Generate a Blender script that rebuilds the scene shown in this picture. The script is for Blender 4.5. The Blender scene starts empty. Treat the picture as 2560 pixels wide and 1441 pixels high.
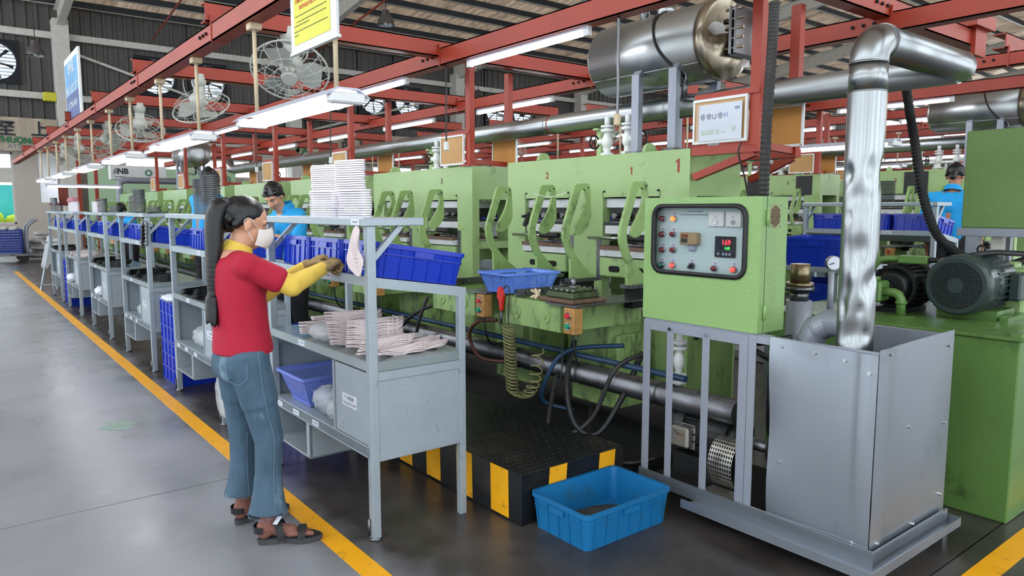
import bpy, math, random
from mathutils import Vector, Matrix
random.seed(11)
SC = bpy.context.scene
COL = SC.collection
PI = math.pi

# ------------------------------------------------------------------ camera, world, exposure
cam = bpy.data.cameras.new('camera')
cam.sensor_width = 36.0
cam.sensor_fit = 'HORIZONTAL'
cam.lens = 1809.0 / 2560.0 * 36.0
cam.clip_start = 0.05
cam.clip_end = 300
cam_o = bpy.data.objects.new('camera', cam)
cam_o.location = (0, 0, 1.5)
cam_o.rotation_euler = (math.radians(90 - 6.25), 0, math.radians(-38.1))
COL.objects.link(cam_o)
SC.camera = cam_o

world = bpy.data.worlds.new('daylight')
SC.world = world
world.use_nodes = True
bg = world.node_tree.nodes['Background']
bg.inputs[0].default_value = (0.86, 0.94, 1.0, 1)
bg.inputs[1].default_value = 3.5

SC.view_settings.view_transform = 'Standard'
SC.view_settings.look = 'None'
SC.view_settings.gamma = 1.0
SC.view_settings.use_curve_mapping = False
SC.view_settings.exposure = 0.26
SC.cycles.max_bounces = 5
SC.cycles.diffuse_bounces = 3
SC.cycles.glossy_bounces = 2
SC.cycles.use_adaptive_sampling = True
SC.cycles.adaptive_threshold = 0.08
SC.cycles.use_denoising = True
SC.cycles.transmission_bounces = 2
SC.cycles.transparent_max_bounces = 6
SC.cycles.caustics_reflective = False
SC.cycles.caustics_refractive = False
LAMP = 17.0

# ------------------------------------------------------------------ materials
def hexc(h):
    h = h.lstrip('#')
    o = []
    for i in (0, 2, 4):
        c = int(h[i:i + 2], 16) / 255.0
        o.append(c / 12.92 if c <= 0.04045 else ((c + 0.055) / 1.055) ** 2.4)
    return (o[0], o[1], o[2], 1.0)

MATS = {}
def mat(name, col, rough=0.5, metal=0.0, var=0.1, scale=5.0, bump=0.0, bscale=60.0, dirt=None, stretch=None,
        emit=0.0, trans=0.0, alpha=1.0, coat=0.0, rvar=0.0, ior=1.45, bdist=.004):
    m = bpy.data.materials.new(name)
    m.use_nodes = True
    nt = m.node_tree
    N, L = nt.nodes, nt.links
    b = N['Principled BSDF']
    c = hexc(col) if isinstance(col, str) else (*col, 1.0)
    b.inputs['Base Color'].default_value = c
    b.inputs['Roughness'].default_value = rough
    b.inputs['Metallic'].default_value = metal
    b.inputs['IOR'].default_value = ior
    if coat:
        b.inputs['Coat Weight'].default_value = coat
        b.inputs['Coat Roughness'].default_value = 0.15
    if trans:
        b.inputs['Transmission Weight'].default_value = trans
    if alpha < 1:
        b.inputs['Alpha'].default_value = alpha
    if emit:
        b.inputs['Emission Color'].default_value = c
        b.inputs['Emission Strength'].default_value = emit
        MATS[name] = m
        return m
    tc = N.new('ShaderNodeTexCoord')
    mp = N.new('ShaderNodeMapping')
    L.new(tc.outputs['Object'], mp.inputs[0])
    if stretch:
        mp.inputs['Scale'].default_value = stretch
    sock = None
    if var:
        n = N.new('ShaderNodeTexNoise')
        n.inputs['Scale'].default_value = scale
        n.inputs['Detail'].default_value = 2.5
        L.new(mp.outputs[0], n.inputs['Vector'])
        r = N.new('ShaderNodeMapRange')
        r.inputs['From Min'].default_value = 0.25
        r.inputs['From Max'].default_value = 0.75
        r.inputs['To Min'].default_value = 1 - var
        r.inputs['To Max'].default_value = 1 + var
        L.new(n.outputs[0], r.inputs['Value'])
        mx = N.new('ShaderNodeVectorMath')
        mx.operation = 'SCALE'
        mx.inputs[0].default_value = c[:3]
        L.new(r.outputs[0], mx.inputs['Scale'])
        sock = mx.outputs[0]
    if dirt:
        dc, amt, dsc = dirt
        n = N.new('ShaderNodeTexNoise')
        n.inputs['Scale'].default_value = dsc
        n.inputs['Detail'].default_value = 4
        n.inputs['Roughness'].default_value = 0.7
        L.new(mp.outputs[0], n.inputs['Vector'])
        r = N.new('ShaderNodeMapRange')
        r.inputs['From Min'].default_value = 0.62 - 0.3 * amt
        r.inputs['From Max'].default_value = 0.82 - 0.3 * amt
        L.new(n.outputs[0], r.inputs['Value'])
        mx = N.new('ShaderNodeMix')
        mx.data_type = 'RGBA'
        L.new(r.outputs[0], mx.inputs[0])
        if sock: L.new(sock, mx.inputs[6])
        else: mx.inputs[6].default_value = c
        mx.inputs[7].default_value = hexc(dc)
        sock = mx.outputs[2]
    if sock: L.new(sock, b.inputs['Base Color'])
    if rvar:
        n = N.new('ShaderNodeTexNoise')
        n.inputs['Scale'].default_value = scale * 1.7
        n.inputs['Detail'].default_value = 1
        L.new(mp.outputs[0], n.inputs['Vector'])
        r = N.new('ShaderNodeMapRange')
        r.inputs['To Min'].default_value = max(0.02, rough - rvar)
        r.inputs['To Max'].default_value = rough + rvar
        L.new(n.outputs[0], r.inputs['Value'])
        L.new(r.outputs[0], b.inputs['Roughness'])
    if bump:
        n = N.new('ShaderNodeTexNoise')
        n.inputs['Scale'].default_value = bscale
        n.inputs['Detail'].default_value = 1.5
        L.new(mp.outputs[0], n.inputs['Vector'])
        bp = N.new('ShaderNodeBump')
        bp.inputs['Strength'].default_value = bump
        bp.inputs['Distance'].default_value = bdist
        L.new(n.outputs[0], bp.inputs['Height'])
        L.new(bp.outputs[0], b.inputs['Normal'])
    MATS[name] = m
    return m

mat('press_green', '#92ae74', 0.34, 0, 0.06, 2.5, 0.35, 70, dirt=('#5a6a44', 0.03, 7), rvar=.08)
mat('press_green_worn', '#8aa668', 0.42, 0, 0.12, 6, 0.3, 60, dirt=('#333a2c', 0.36, 9), stretch=(1, 1, .4))
mat('cabinet_green', '#86a868', 0.36, 0, 0.04, 3, 0.45, 160)
mat('cabinet_green_dull', '#66844a', 0.42, 0, 0.05, 3, 0.5, 130)
mat('tank_green', '#5a7c40', 0.3, 0, 0.1, 3, 0.1, 60, dirt=('#2f4422', 0.2, 4), rvar=.1)
mat('bench_grey', '#98a3ab', 0.36, 0.25, 0.06, 6, 0.25, 110, dirt=('#6e767c', 0.06, 12))
mat('bench_top', '#8d989b', 0.2, 0.35, 0.07, 4, 0.08, 60, rvar=.1)
mat('galvanised', '#959ca5', 0.34, 0.75, 0.08, 1.6, 0.25, 5, dirt=('#80868c', 0.1, 2), rvar=.1)
mat('guard_grey', '#8d929e', 0.42, 0.2, 0.05, 4, 0.1, 60)
mat('steel', '#94989a', 0.3, 1.0, 0.1, 3, 0.12, 9, dirt=('#8a8175', 0.06, 5), rvar=.08)
mat('steel_duct', '#a3a7a9', 0.34, 1.0, 0.12, 2, 0.1, 7, rvar=.06, stretch=(1, .2, 1))
mat('steel_dark', '#77787c', 0.34, 0.9, 0.2, 3, 0.2, 20, dirt=('#2b2a2a', 0.35, 4), rvar=.1)
mat('steel_burnt', '#a49a88', 0.3, 1.0, 0.25, 4, 0.5, 9, dirt=('#3d342b', 0.4, 5))
mat('brass', '#877a60', 0.36, 0.9, 0.15, 5, 0.1, 30)
mat('red_oxide', '#98331f', 0.45, 0, 0.1, 3, 0.12, 40, dirt=('#7c3a2c', 0.12, 5))
mat('blue_plastic', '#1233ae', 0.22, 0, 0.07, 3, 0, 0, rvar=.06)
mat('blue_plastic_dark', '#1c3a9c', 0.3, 0, 0.07, 3)
mat('basket_blue', '#5d84dc', 0.4, 0, 0.05, 3)
mat('basket_violet', '#6f82d6', 0.4, 0, 0.05, 3)
mat('bin_cyan', '#176a9f', 0.38, 0, 0.1, 4, 0.05, 30, dirt=('#2c5560', 0.18, 5))
mat('bin_dirt', '#39382f', 0.6, 0, 0.25, 12, 0.3, 40, dirt=('#6a6046', 0.2, 9))
mat('line_yellow', '#e8a410', 0.42, 0, 0.07, 5, 0.08, 50, dirt=('#8c6a22', 0.12, 14))
mat('hazard_yellow', '#eaa712', 0.5, 0, 0.08, 8, 0.15, 50, dirt=('#8a5a1c', 0.1, 12))
mat('step_black', '#191a1c', 0.36, 0.1, 0.3, 5, 0.15, 60, dirt=('#35322e', 0.3, 3), rvar=.15)
mat('black_paint', '#0d0e10', 0.85, 0, 0.2, 6)
mat('black_rubber', '#16171a', 0.5, 0, 0.2, 10)
mat('hose_grey', '#2c2b2b', 0.5, 0, 0.2, 10)
mat('hose_blue', '#1c3a56', 0.45, 0, 0.2, 10)
mat('hose_brown', '#5a3a30', 0.5, 0, 0.2, 10)
mat('coil_olive', '#7d7b52', 0.35, 0, 0.15, 10)
mat('platen_white', '#c6c9cc', 0.45, 0, 0.1, 8, 0.1, 40, dirt=('#8d8a84', 0.16, 10))
mat('platen_dark', '#2b2b2c', 0.5, 0.3, 0.3, 9, 0.2, 40)
mat('platen_rust', '#6d5446', 0.6, 0.2, 0.25, 14, 0.3, 40, dirt=('#33271f', 0.3, 12))
mat('arm_green', '#8aa768', 0.42, 0, 0.1, 5, 0.1, 60, dirt=('#3d4430', 0.25, 7))
mat('number_red', '#8d2f1c', 0.5, 0, 0.15, 30)
mat('number_dark', '#4b2a20', 0.5, 0, 0.1, 20)
mat('tan_box', '#a37a45', 0.5, 0, 0.15, 18, 0.1, 40, dirt=('#5e4426', 0.2, 20))
mat('hardboard', '#b8905e', 0.7, 0, 0.08, 9)
mat('hardboard_orange', '#b97f3e', 0.7, 0, 0.08, 9)
mat('white_paint', '#d6d8d8', 0.45, 0, 0.05, 6)
mat('frame_white', '#c9c6be', 0.5, 0, 0.08, 5, dirt=('#a3988a', 0.12, 3))
mat('fan_white', '#c2c4bd', 0.4, 0, 0.06, 8)
mat('fan_blade', '#b2b4ae', 0.4, 0, 0.05, 8)
mat('rod_cream', '#c3b193', 0.55, 0, 0.1, 8)
mat('lamp_housing', '#b8bccc', 0.4, 0, 0.05, 6)
mat('tube_light', (1.0, 1.0, 1.0), emit=LAMP)
mat('tube_violet', (0.9, 0.86, 1.0), emit=LAMP)
mat('paper', '#ccd0da', 0.6, 0, 0.03, 5)
mat('paper_grey', '#9aa2b4', 0.6, 0, 0.03, 5)
mat('paper_green', '#a7b7a6', 0.6, 0, 0.05, 9)
mat('ink', '#2a2c34', 0.6, 0, 0.0)
mat('ink_grey', '#6b7084', 0.6, 0, 0.0)
mat('ink_blue', '#39629a', 0.6, 0, 0.0)
mat('ink_red', '#c4452a', 0.6, 0, 0.0)
mat('ink_green', '#1f6b42', 0.6, 0, 0.0)
mat('ink_olive', '#6f7430', 0.6, 0, 0.0)
mat('ink_white', '#d5dde6', 0.6, 0, 0.0)
mat('sign_yellow', '#cdc832', 0.45, 0, 0.05, 9)
mat('sign_clear', '#c7cbce', 0.3, 0, 0.05, 9)
mat('sign_blue', '#46598c', 0.4, 0, 0.1, 4)
mat('sign_sky', '#5f9cc8', 0.4, 0, 0.2, 3)
mat('plastic_film', '#dfe6ee', 0.15, 0, 0, 1, 0.7, 14, alpha=0.14)
mat('bag_film', '#e6ebf0', 0.16, 0, 0, 1, 0.9, 16, alpha=0.38, bdist=.012)
mat('glass', '#26302f', 0.02, 0, 0, alpha=0.1)
mat('sole_white', '#d0cbd2', 0.55, 0, 0.03, 20)
mat('sole_pink', '#cfc1c1', 0.7, 0, 0.08, 25, 0.3, 90)
mat('sole_black', '#1d2126', 0.45, 0, 0.2, 12)
mat('sole_dark', '#0f1013', 0.4, 0, 0.2, 12, 0.4, 40)
mat('cloth_grey', '#b7b4b4', 0.9, 0, 0.15, 8, 0.5, 20)
mat('motor_teal', '#33403f', 0.3, 0.2, 0.1, 6, rvar=.05)
mat('motor_black', '#17191b', 0.42, 0.2, 0.2, 8, dirt=('#3b3631', 0.2, 7))
mat('motor_dark', '#2a2b2c', 0.5, 0.3, 0.2, 8, 0.2, 30)
mat('alu_box', '#b6b3ab', 0.35, 0.8, 0.1, 8)
mat('panel_pale', '#b9cdce', 0.4, 0, 0.03, 5)
mat('mould_green', '#47573a', 0.4, 0.1, 0.2, 9, 0.2, 40, dirt=('#1c1f1a', 0.4, 9))
mat('lamp_red', '#7c1420', 0.25, 0, 0.05, 9, coat=.5)
mat('lamp_red_lit', (0.9, 0.12, 0.1), emit=0.7)
mat('lamp_orange_lit', (1.0, 0.32, 0.08), emit=0.9)
mat('lamp_green', '#0f6a62', 0.25, 0, 0.05, 9, coat=.5)
mat('led_red', (1.0, 0.03, 0.05), emit=2.2)
mat('led_green', (0.1, 1.0, 0.12), emit=1.2)
mat('display_black', '#23262b', 0.25, 0, 0)
mat('chrome', '#c9ccd0', 0.15, 1.0, 0)
mat('timer_tan', '#a08a66', 0.5, 0, 0.08, 20)
mat('button_red', '#c4252b', 0.3, 0, 0)
mat('button_green', '#118a66', 0.3, 0, 0)
mat('gun_red', '#c8231e', 0.35, 0, 0.08, 20)
mat('wall_cladding', '#5c5a58', 0.6, 0.15, 0.16, 0.6, dirt=('#6a655f', 0.1, 1.2), stretch=(1, 1, .3))
mat('wall_painted', '#c0b6ad', 0.8, 0, 0.06, 0.6, dirt=('#9a8f86', 0.12, 1))
mat('wall_mint', '#a9c7a2', 0.7, 0, 0.04, 1)
mat('roof_sheet', '#eadbca', 0.75, 0.0, 0.3, 1.4, dirt=('#8f7c6b', 0.3, 1.6), stretch=(2.5, .6, 1))
mat('purlin_dark', '#2b2e33', 0.6, 0.2, 0.15, 2)
mat('wall_trim_blue', '#4c6484', 0.6, 0, 0.05, 2)
mat('banner', '#b5a895', 0.8, 0, 0.08, 1.2)
mat('louvre_white', '#b9c6d0', 0.5, 0, 0.1, 3)
mat('exhaust_dark', '#191c22', 0.5, 0.3, 0.1, 3)
mat('patch_green', '#7f9488', 0.5, 0, 0.2, 12)
mat('skin', '#c69478', 0.5, 0, 0.05, 20)
mat('skin_tan', '#a8755a', 0.5, 0, 0.05, 20)
mat('sock_brown', '#7c4f45', 0.7, 0, 0.06, 40)
mat('shirt_red', '#a3122f', 0.8, 0, 0.06, 14, 0.55, 9, bdist=.02, stretch=(1, 1.4, .6))
mat('sleeve_yellow', '#d4b44c', 0.8, 0, 0.05, 14, 0.5, 16, bdist=.012)
mat('jeans', '#41586a', 0.85, 0, 0.22, 11, 0.6, 15, bdist=.012, dirt=('#7f97a6', 0.16, 6), stretch=(1, 1, .6))
mat('jeans_thread', '#7088a0', 0.8, 0, 0)
mat('hair_black', '#0b0a0c', 0.36, 0, 0.2, 40, 0.3, 130, stretch=(1, 1, .06))
mat('mask_white', '#d8d3cd', 0.8, 0, 0.03, 20, 0.1, 60)
mat('glove_brown', '#8f7a52', 0.9, 0, 0.1, 30, 0.3, 90)
mat('sandal_black', '#19191b', 0.6, 0, 0.2, 20)
mat('sandal_sole', '#3d3d40', 0.7, 0, 0.1, 20)
mat('shirt_blue', '#1c96d6', 0.8, 0, 0.05, 14, 0.55, 9, bdist=.02, stretch=(1, 1.4, .6))
mat('trousers_dark', '#1b1c20', 0.85, 0, 0.2, 9, 0.4, 14)
mat('outside_teal', '#4fd0d8', 0.8, 0, 0.1, 1)
mat('outside_green', '#b9cf3c', 0.9, 0, 0.3, 4)
mat('outside_grey', '#bcbfc0', 0.9, 0, 0.1, 1)
mat('flower_pink', '#d898a0', 0.8, 0, 0.2, 12)
mat('box_red', '#7a3a2e', 0.6, 0, 0.2, 6)

def let_light_through(name, fac, tint):
    # added translucency lets sky through the roof sheets to brighten their underside
    m = MATS[name]
    N, L = m.node_tree.nodes, m.node_tree.links
    out = [n for n in N if n.type == 'OUTPUT_MATERIAL'][0]
    tr = N.new('ShaderNodeBsdfTranslucent')
    base = N['Principled BSDF'].inputs['Base Color']
    mul = N.new('ShaderNodeMix')
    mul.data_type = 'RGBA'
    mul.blend_type = 'MULTIPLY'
    mul.inputs[0].default_value = 1.0
    if base.links: L.new(base.links[0].from_socket, mul.inputs[6])
    mul.inputs[7].default_value = hexc(tint)
    L.new(mul.outputs[2], tr.inputs[0])
    mx = N.new('ShaderNodeMixShader')
    mx.inputs[0].default_value = fac
    L.new(N['Principled BSDF'].outputs[0], mx.inputs[1])
    L.new(tr.outputs[0], mx.inputs[2])
    L.new(mx.outputs[0], out.inputs[0])
let_light_through('roof_sheet', .085, '#d9c6b4')

def floor_material():
    m = bpy.data.materials.new('concrete_floor')
    m.use_nodes = True
    nt = m.node_tree
    N, L = nt.nodes, nt.links
    b = N['Principled BSDF']
    tc = N.new('ShaderNodeTexCoord')
    sep = N.new('ShaderNodeSeparateXYZ')
    L.new(tc.outputs['Object'], sep.inputs[0])
    def noise(sc, det=3, ro=.6):
        n = N.new('ShaderNodeTexNoise')
        n.inputs['Scale'].default_value = sc
        n.inputs['Detail'].default_value = det
        n.inputs['Roughness'].default_value = ro
        L.new(tc.outputs['Object'], n.inputs['Vector'])
        return n.outputs[0]
    def rng(s, a, c, lo, hi):
        r = N.new('ShaderNodeMapRange')
        r.inputs['From Min'].default_value = a
        r.inputs['From Max'].default_value = c
        r.inputs['To Min'].default_value = lo
        r.inputs['To Max'].default_value = hi
        L.new(s, r.inputs['Value'])
        return r.outputs[0]
    def mix(f, a, c):
        x = N.new('ShaderNodeMix')
        x.data_type = 'RGBA'
        L.new(f, x.inputs[0])
        for s, i in ((a, 6), (c, 7)):
            if isinstance(s, str): x.inputs[i].default_value = hexc(s)
            else: L.new(s, x.inputs[i])
        return x.outputs[2]
    aisle = mix(rng(noise(.9), .35, .65, 0, 1), '#7b7d82', '#8f9096')
    aisle = mix(rng(noise(5, 4, .5), .4, .9, 0, .15), aisle, '#66666a')
    work = mix(rng(noise(2.2), .35, .65, 0, 1), '#322e2c', '#4a4542')
    work = mix(rng(noise(7, 4, .7), .5, .8, 0, .7), work, '#262423')
    work = mix(rng(noise(26, 4, .6), .70, .74, 0, .6), work, '#8c8880')
    add = N.new('ShaderNodeMath')
    add.operation = 'ADD'
    L.new(sep.outputs[0], add.inputs[0])
    L.new(rng(noise(1.6), .3, .7, -.16, .16), add.inputs[1])
    out = mix(rng(add.outputs[0], 1.15, 1.5, 0, 1), aisle, work)
    L.new(out, b.inputs['Base Color'])
    L.new(rng(noise(1.8, 3, .5), .3, .7, .24, .36), b.inputs['Roughness'])
    bp = N.new('ShaderNodeBump')
    bp.inputs['Strength'].default_value = .015
    bp.inputs['Distance'].default_value = .003
    L.new(noise(9), bp.inputs['Height'])
    L.new(bp.outputs[0], b.inputs['Normal'])
    MATS['concrete_floor'] = m
floor_material()

# ------------------------------------------------------------------ mesh helpers
FX = Matrix(((0, 0, -1), (-1, 0, 0), (0, 1, 0)))   # a flat print that faces -X
FY = Matrix(((1, 0, 0), (0, 0, -1), (0, 1, 0)))    # a flat print that faces -Y

class MB:
    def __init__(s):
        s.v = []; s.f = []; s.sm = []
    def add(s, v, f, sm=False, M=None):
        o = len(s.v)
        for p in v:
            p = Vector(p)
            if M is not None: p = M @ p
            s.v.append(tuple(p))
        for q in f:
            s.f.append([i + o for i in q]); s.sm.append(sm)
        return s
    def box(s, x0, x1, y0, y1, z0, z1, c=0.0, M=None):
        if x0 > x1: x0, x1 = x1, x0
        if y0 > y1: y0, y1 = y1, y0
        if z0 > z1: z0, z1 = z1, z0
        if c <= 0:
            v = [(x, y, z) for z in (z0, z1) for y in (y0, y1) for x in (x0, x1)]
            return s.add(v, [(0, 2, 3, 1), (4, 5, 7, 6), (0, 1, 5, 4), (2, 6, 7, 3), (0, 4, 6, 2), (1, 3, 7, 5)], False, M)
        c = min(c, (x1 - x0) * .45, (y1 - y0) * .45, (z1 - z0) * .45)
        v = []; idx = {}
        X = (x0, x1); Y = (y0, y1); Z = (z0, z1)
        for i in (0, 1):
            for j in (0, 1):
                for k in (0, 1):
                    sx, sy, sz = (1 if i == 0 else -1), (1 if j == 0 else -1), (1 if k == 0 else -1)
                    idx[i, j, k, 'x'] = len(v); v.append((X[i], Y[j] + sy * c, Z[k] + sz * c))
                    idx[i, j, k, 'y'] = len(v); v.append((X[i] + sx * c, Y[j], Z[k] + sz * c))
                    idx[i, j, k, 'z'] = len(v); v.append((X[i] + sx * c, Y[j] + sy * c, Z[k]))
        f = []
        for i in (0, 1):
            f.append([idx[i, 0, 0, 'x'], idx[i, 1, 0, 'x'], idx[i, 1, 1, 'x'], idx[i, 0, 1, 'x']])
            f.append([idx[0, i, 0, 'y'], idx[1, i, 0, 'y'], idx[1, i, 1, 'y'], idx[0, i, 1, 'y']])
            f.append([idx[0, 0, i, 'z'], idx[1, 0, i, 'z'], idx[1, 1, i, 'z'], idx[0, 1, i, 'z']])
        for i in (0, 1):
            for j in (0, 1):
                f.append([idx[i, j, 0, 'x'], idx[i, j, 1, 'x'], idx[i, j, 1, 'y'], idx[i, j, 0, 'y']])
                f.append([idx[i, 0, j, 'x'], idx[i, 1, j, 'x'], idx[i, 1, j, 'z'], idx[i, 0, j, 'z']])
                f.append([idx[0, i, j, 'y'], idx[1, i, j, 'y'], idx[1, i, j, 'z'], idx[0, i, j, 'z']])
                for k in (0, 1):
                    f.append([idx[i, j, k, 'x'], idx[i, j, k, 'y'], idx[i, j, k, 'z']])
        return s.add(v, f, False, M)
    def bar(s, p0, p1, w, h, up=(0, 0, 1)):
        p0, p1 = Vector(p0), Vector(p1)
        d = (p1 - p0).normalized()
        u = Vector(up)
        r = d.cross(u)
        if r.length < 1e-4: r = d.cross(Vector((1, 0, 0)))
        r.normalize(); u = r.cross(d)
        v = []
        for p in (p0, p1):
            for a, b_ in ((-1, -1), (1, -1), (1, 1), (-1, 1)):
                v.append(p + r * a * w / 2 + u * b_ * h / 2)
        return s.add(v, [(3, 2, 1, 0), (4, 5, 6, 7), (0, 1, 5, 4), (1, 2, 6, 5), (2, 3, 7, 6), (3, 0, 4, 7)])
    def cyl(s, p0, p1, r0, r1=None, n=16, caps=True, sm=True):
        r1 = r0 if r1 is None else r1
        return s.tube([p0, p1], [r0, r1], n, caps, sm)
    def tube(s, pts, r, n=8, caps=True, sm=True, closed=False):
        pts = [Vector(p) for p in pts]
        m = len(pts)
        rs = r if isinstance(r, (list, tuple)) else [r] * m
        o = len(s.v)
        prev = None
        for i, p in enumerate(pts):
            if closed: d = pts[(i + 1) % m] - pts[i - 1]
            elif i == 0: d = pts[1] - p
            elif i == m - 1: d = p - pts[i - 1]
            else: d = (pts[i + 1] - p).normalized() + (p - pts[i - 1]).normalized()
            if d.length < 1e-9: d = Vector((0, 0, 1))
            d.normalize()
            if prev is None:
                a = Vector((0, 0, 1)) if abs(d.z) < .9 else Vector((1, 0, 0))
                u = d.cross(a).normalized()
            else:
                u = prev - d * prev.dot(d)
                if u.length < 1e-6: u = d.cross(Vector((0, 0, 1)))
                u.normalize()
            prev = u
            w = d.cross(u)
            for k in range(n):
                t = 2 * PI * k / n
                s.v.append(tuple(p + (u * math.cos(t) + w * math.sin(t)) * rs[i]))
        for i in range(m if closed else m - 1):
            a = o + i * n; b_ = o + ((i + 1) % m) * n
            for k in range(n):
                s.f.append([a + k, a + (k + 1) % n, b_ + (k + 1) % n, b_ + k]); s.sm.append(sm)
        if caps and not closed:
            s.f.append([o + k for k in range(n)][::-1]); s.sm.append(False)
            s.f.append([o + (m - 1) * n + k for k in range(n)]); s.sm.append(False)
        return s
    def prism(s, poly, h0, h1, plane='xy', M=None, sm=False):
        n = len(poly)
        def P(a, b_, h): return {'xy': (a, b_, h), 'xz': (a, h, b_), 'yz': (h, a, b_)}[plane]
        v = [P(a, b_, h0) for a, b_ in poly] + [P(a, b_, h1) for a, b_ in poly]
        f = [list(range(n))[::-1], list(range(n, 2 * n))]
        o = len(s.f)
        s.add(v, f, False, M)
        base = len(s.v) - 2 * n
        for i in range(n):
            j = (i + 1) % n
            s.f.append([base + i, base + j, base + n + j, base + n + i]); s.sm.append(sm)
        return s
    def ell(s, c, r, n=16, m=10, M=None):
        if not isinstance(r, (tuple, list)): r = (r, r, r)
        R = M or Matrix.Identity(3)
        v = []
        for i in range(1, m):
            a = PI * i / m
            for k in range(n):
                t = 2 * PI * k / n
                v.append(Vector(c) + R @ Vector((r[0] * math.sin(a) * math.cos(t), r[1] * math.sin(a) * math.sin(t), r[2] * math.cos(a))))
        v.append(Vector(c) + R @ Vector((0, 0, r[2])))
        v.append(Vector(c) + R @ Vector((0, 0, -r[2])))
        f = []
        for i in range(m - 2):
            for k in range(n):
                f.append([i * n + k, (i + 1) * n + k, (i + 1) * n + (k + 1) % n, i * n + (k + 1) % n])
        T = len(v) - 2; B = len(v) - 1
        for k in range(n):
            f.append([T, k, (k + 1) % n])
            f.append([B, (m - 2) * n + (k + 1) % n, (m - 2) * n + k])
        return s.add(v, f, True)
    def cap(s, p0, p1, r0, r1=None, n=14):
        """a capsule that tapers"""
        r1 = r0 if r1 is None else r1
        p0, p1 = Vector(p0), Vector(p1)
        d = p1 - p0
        L_ = d.length or 1e-6
        d = d / L_
        pts = []; rs = []
        for a in (-80, -50, -20): pts.append(p0 + d * r0 * math.sin(math.radians(a))); rs.append(r0 * math.cos(math.radians(a)))
        for a in (20, 50, 80): pts.append(p1 + d * r1 * math.sin(math.radians(a))); rs.append(r1 * math.cos(math.radians(a)))
        return s.tube(pts, rs, n)
    def ring(s, c, r, t, axis='z', n=32, m=6, M=None):
        pts = []
        for k in range(n):
            a = 2 * PI * k / n
            q = {'z': (math.cos(a), math.sin(a), 0), 'y': (math.cos(a), 0, math.sin(a)), 'x': (0, math.cos(a), math.sin(a))}[axis]
            q = Vector(q) * r
            if M is not None: q = M @ q
            pts.append(Vector(c) + q)
        return s.tube(pts, t, m, closed=True)
    def mesh(s, name, off=Vector((0, 0, 0))):
        me = bpy.data.meshes.new(name)
        me.from_pydata([(x - off.x, y - off.y, z - off.z) for x, y, z in s.v], [], s.f)
        for p, k in zip(me.polygons, s.sm): p.use_smooth = k
        me.update()
        return me
    def build(s, name, m, parent=None, base=None):
        return put(name, s, m, parent, base)

def total(o):
    t = Vector((0, 0, 0))
    while o is not None:
        t = t + o.location
        o = o.parent
    return t

def put(name, mb, m, parent=None, base=None):
    off = total(parent) if parent is not None else Vector(base or (0, 0, 0))
    me = mb.mesh(name, off)
    me.materials.append(MATS[m])
    o = bpy.data.objects.new(name, me)
    COL.objects.link(o)
    if parent is not None: o.parent = parent
    elif base is not None: o.location = base
    return o

def tag(o, label, cat, group=None, kind=None):
    o['label'] = label
    o['category'] = cat
    if group: o['group'] = group
    if kind: o['kind'] = kind
    return o

def thing(name, label, cat, loc=(0, 0, 0), group=None, kind=None):
    o = bpy.data.objects.new(name, None)
    o.empty_display_size = 0.1
    o.location = loc
    COL.objects.link(o)
    return tag(o, label, cat, group, kind)

def copy_tree(o, parent=None):
    c = o.copy()
    COL.objects.link(c)
    c.parent = parent
    for ch in list(o.children): copy_tree(ch, c)
    return c

def clone(o, loc, label=None, group=None, rot=None):
    c = copy_tree(o)
    c.location = loc
    if rot is not None: c.rotation_euler = rot
    if label: c['label'] = label
    if group: c['group'] = group
    return c

_DG = []
def text(name, s, size, m, loc, R, parent=None, bold=0.0, sx=1.0, align='CENTER'):
    cu = bpy.data.curves.new(name, 'FONT')
    cu.body = s
    cu.size = size
    cu.align_x = align
    cu.align_y = 'CENTER'
    cu.offset = bold
    cu.resolution_u = 3
    to = bpy.data.objects.new('tmp', cu)
    COL.objects.link(to)
    dg = bpy.context.evaluated_depsgraph_get()
    me = bpy.data.meshes.new_from_object(to.evaluated_get(dg))
    bpy.data.objects.remove(to)
    bpy.data.curves.remove(cu)
    off = total(parent) if parent is not None else Vector((0, 0, 0))
    for v in me.vertices:
        v.co = R @ Vector((v.co.x * sx, v.co.y, v.co.z)) + Vector(loc) - off
    me.materials.clear()
    me.materials.append(MATS[m])
    o = bpy.data.objects.new(name, me)
    COL.objects.link(o)
    if parent is not None: o.parent = parent
    return o

def blob(name, mb, m, parent, voxel=0.008, smooth=4, factor=.5, base=None):
    """one continuous skin over overlapping shapes"""
    me = mb.mesh('tmp')
    t = bpy.data.objects.new('tmp', me)
    COL.objects.link(t)
    md = t.modifiers.new('r', 'REMESH')
    md.mode = 'VOXEL'
    md.voxel_size = voxel
    md.use_smooth_shade = True
    if smooth:
        sm = t.modifiers.new('s', 'SMOOTH')
        sm.iterations = smooth
        sm.factor = factor
    dg = bpy.context.evaluated_depsgraph_get()
    r = bpy.data.meshes.new_from_object(t.evaluated_get(dg))
    bpy.data.objects.remove(t)
    bpy.data.meshes.remove(me)
    off = total(parent) if parent is not None else Vector(base or (0, 0, 0))
    for v in r.vertices: v.co = v.co - off
    for p in r.polygons: p.use_smooth = True
    r.materials.clear()
    r.materials.append(MATS[m])
    o = bpy.data.objects.new(name, r)
    COL.objects.link(o)
    if parent is not None: o.parent = parent
    elif base is not None: o.location = base
    return o

def arc(c, r, a0, a1, n, plane='xz', h=0.0):
    out = []
    for i in range(n + 1):
        a = math.radians(a0 + (a1 - a0) * i / n)
        p, q = c[0] + r * math.cos(a), c[1] + r * math.sin(a)
        out.append({'xz': (p, h, q), 'xy': (p, q, h), 'yz': (h, p, q)}[plane])
    return out

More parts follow.
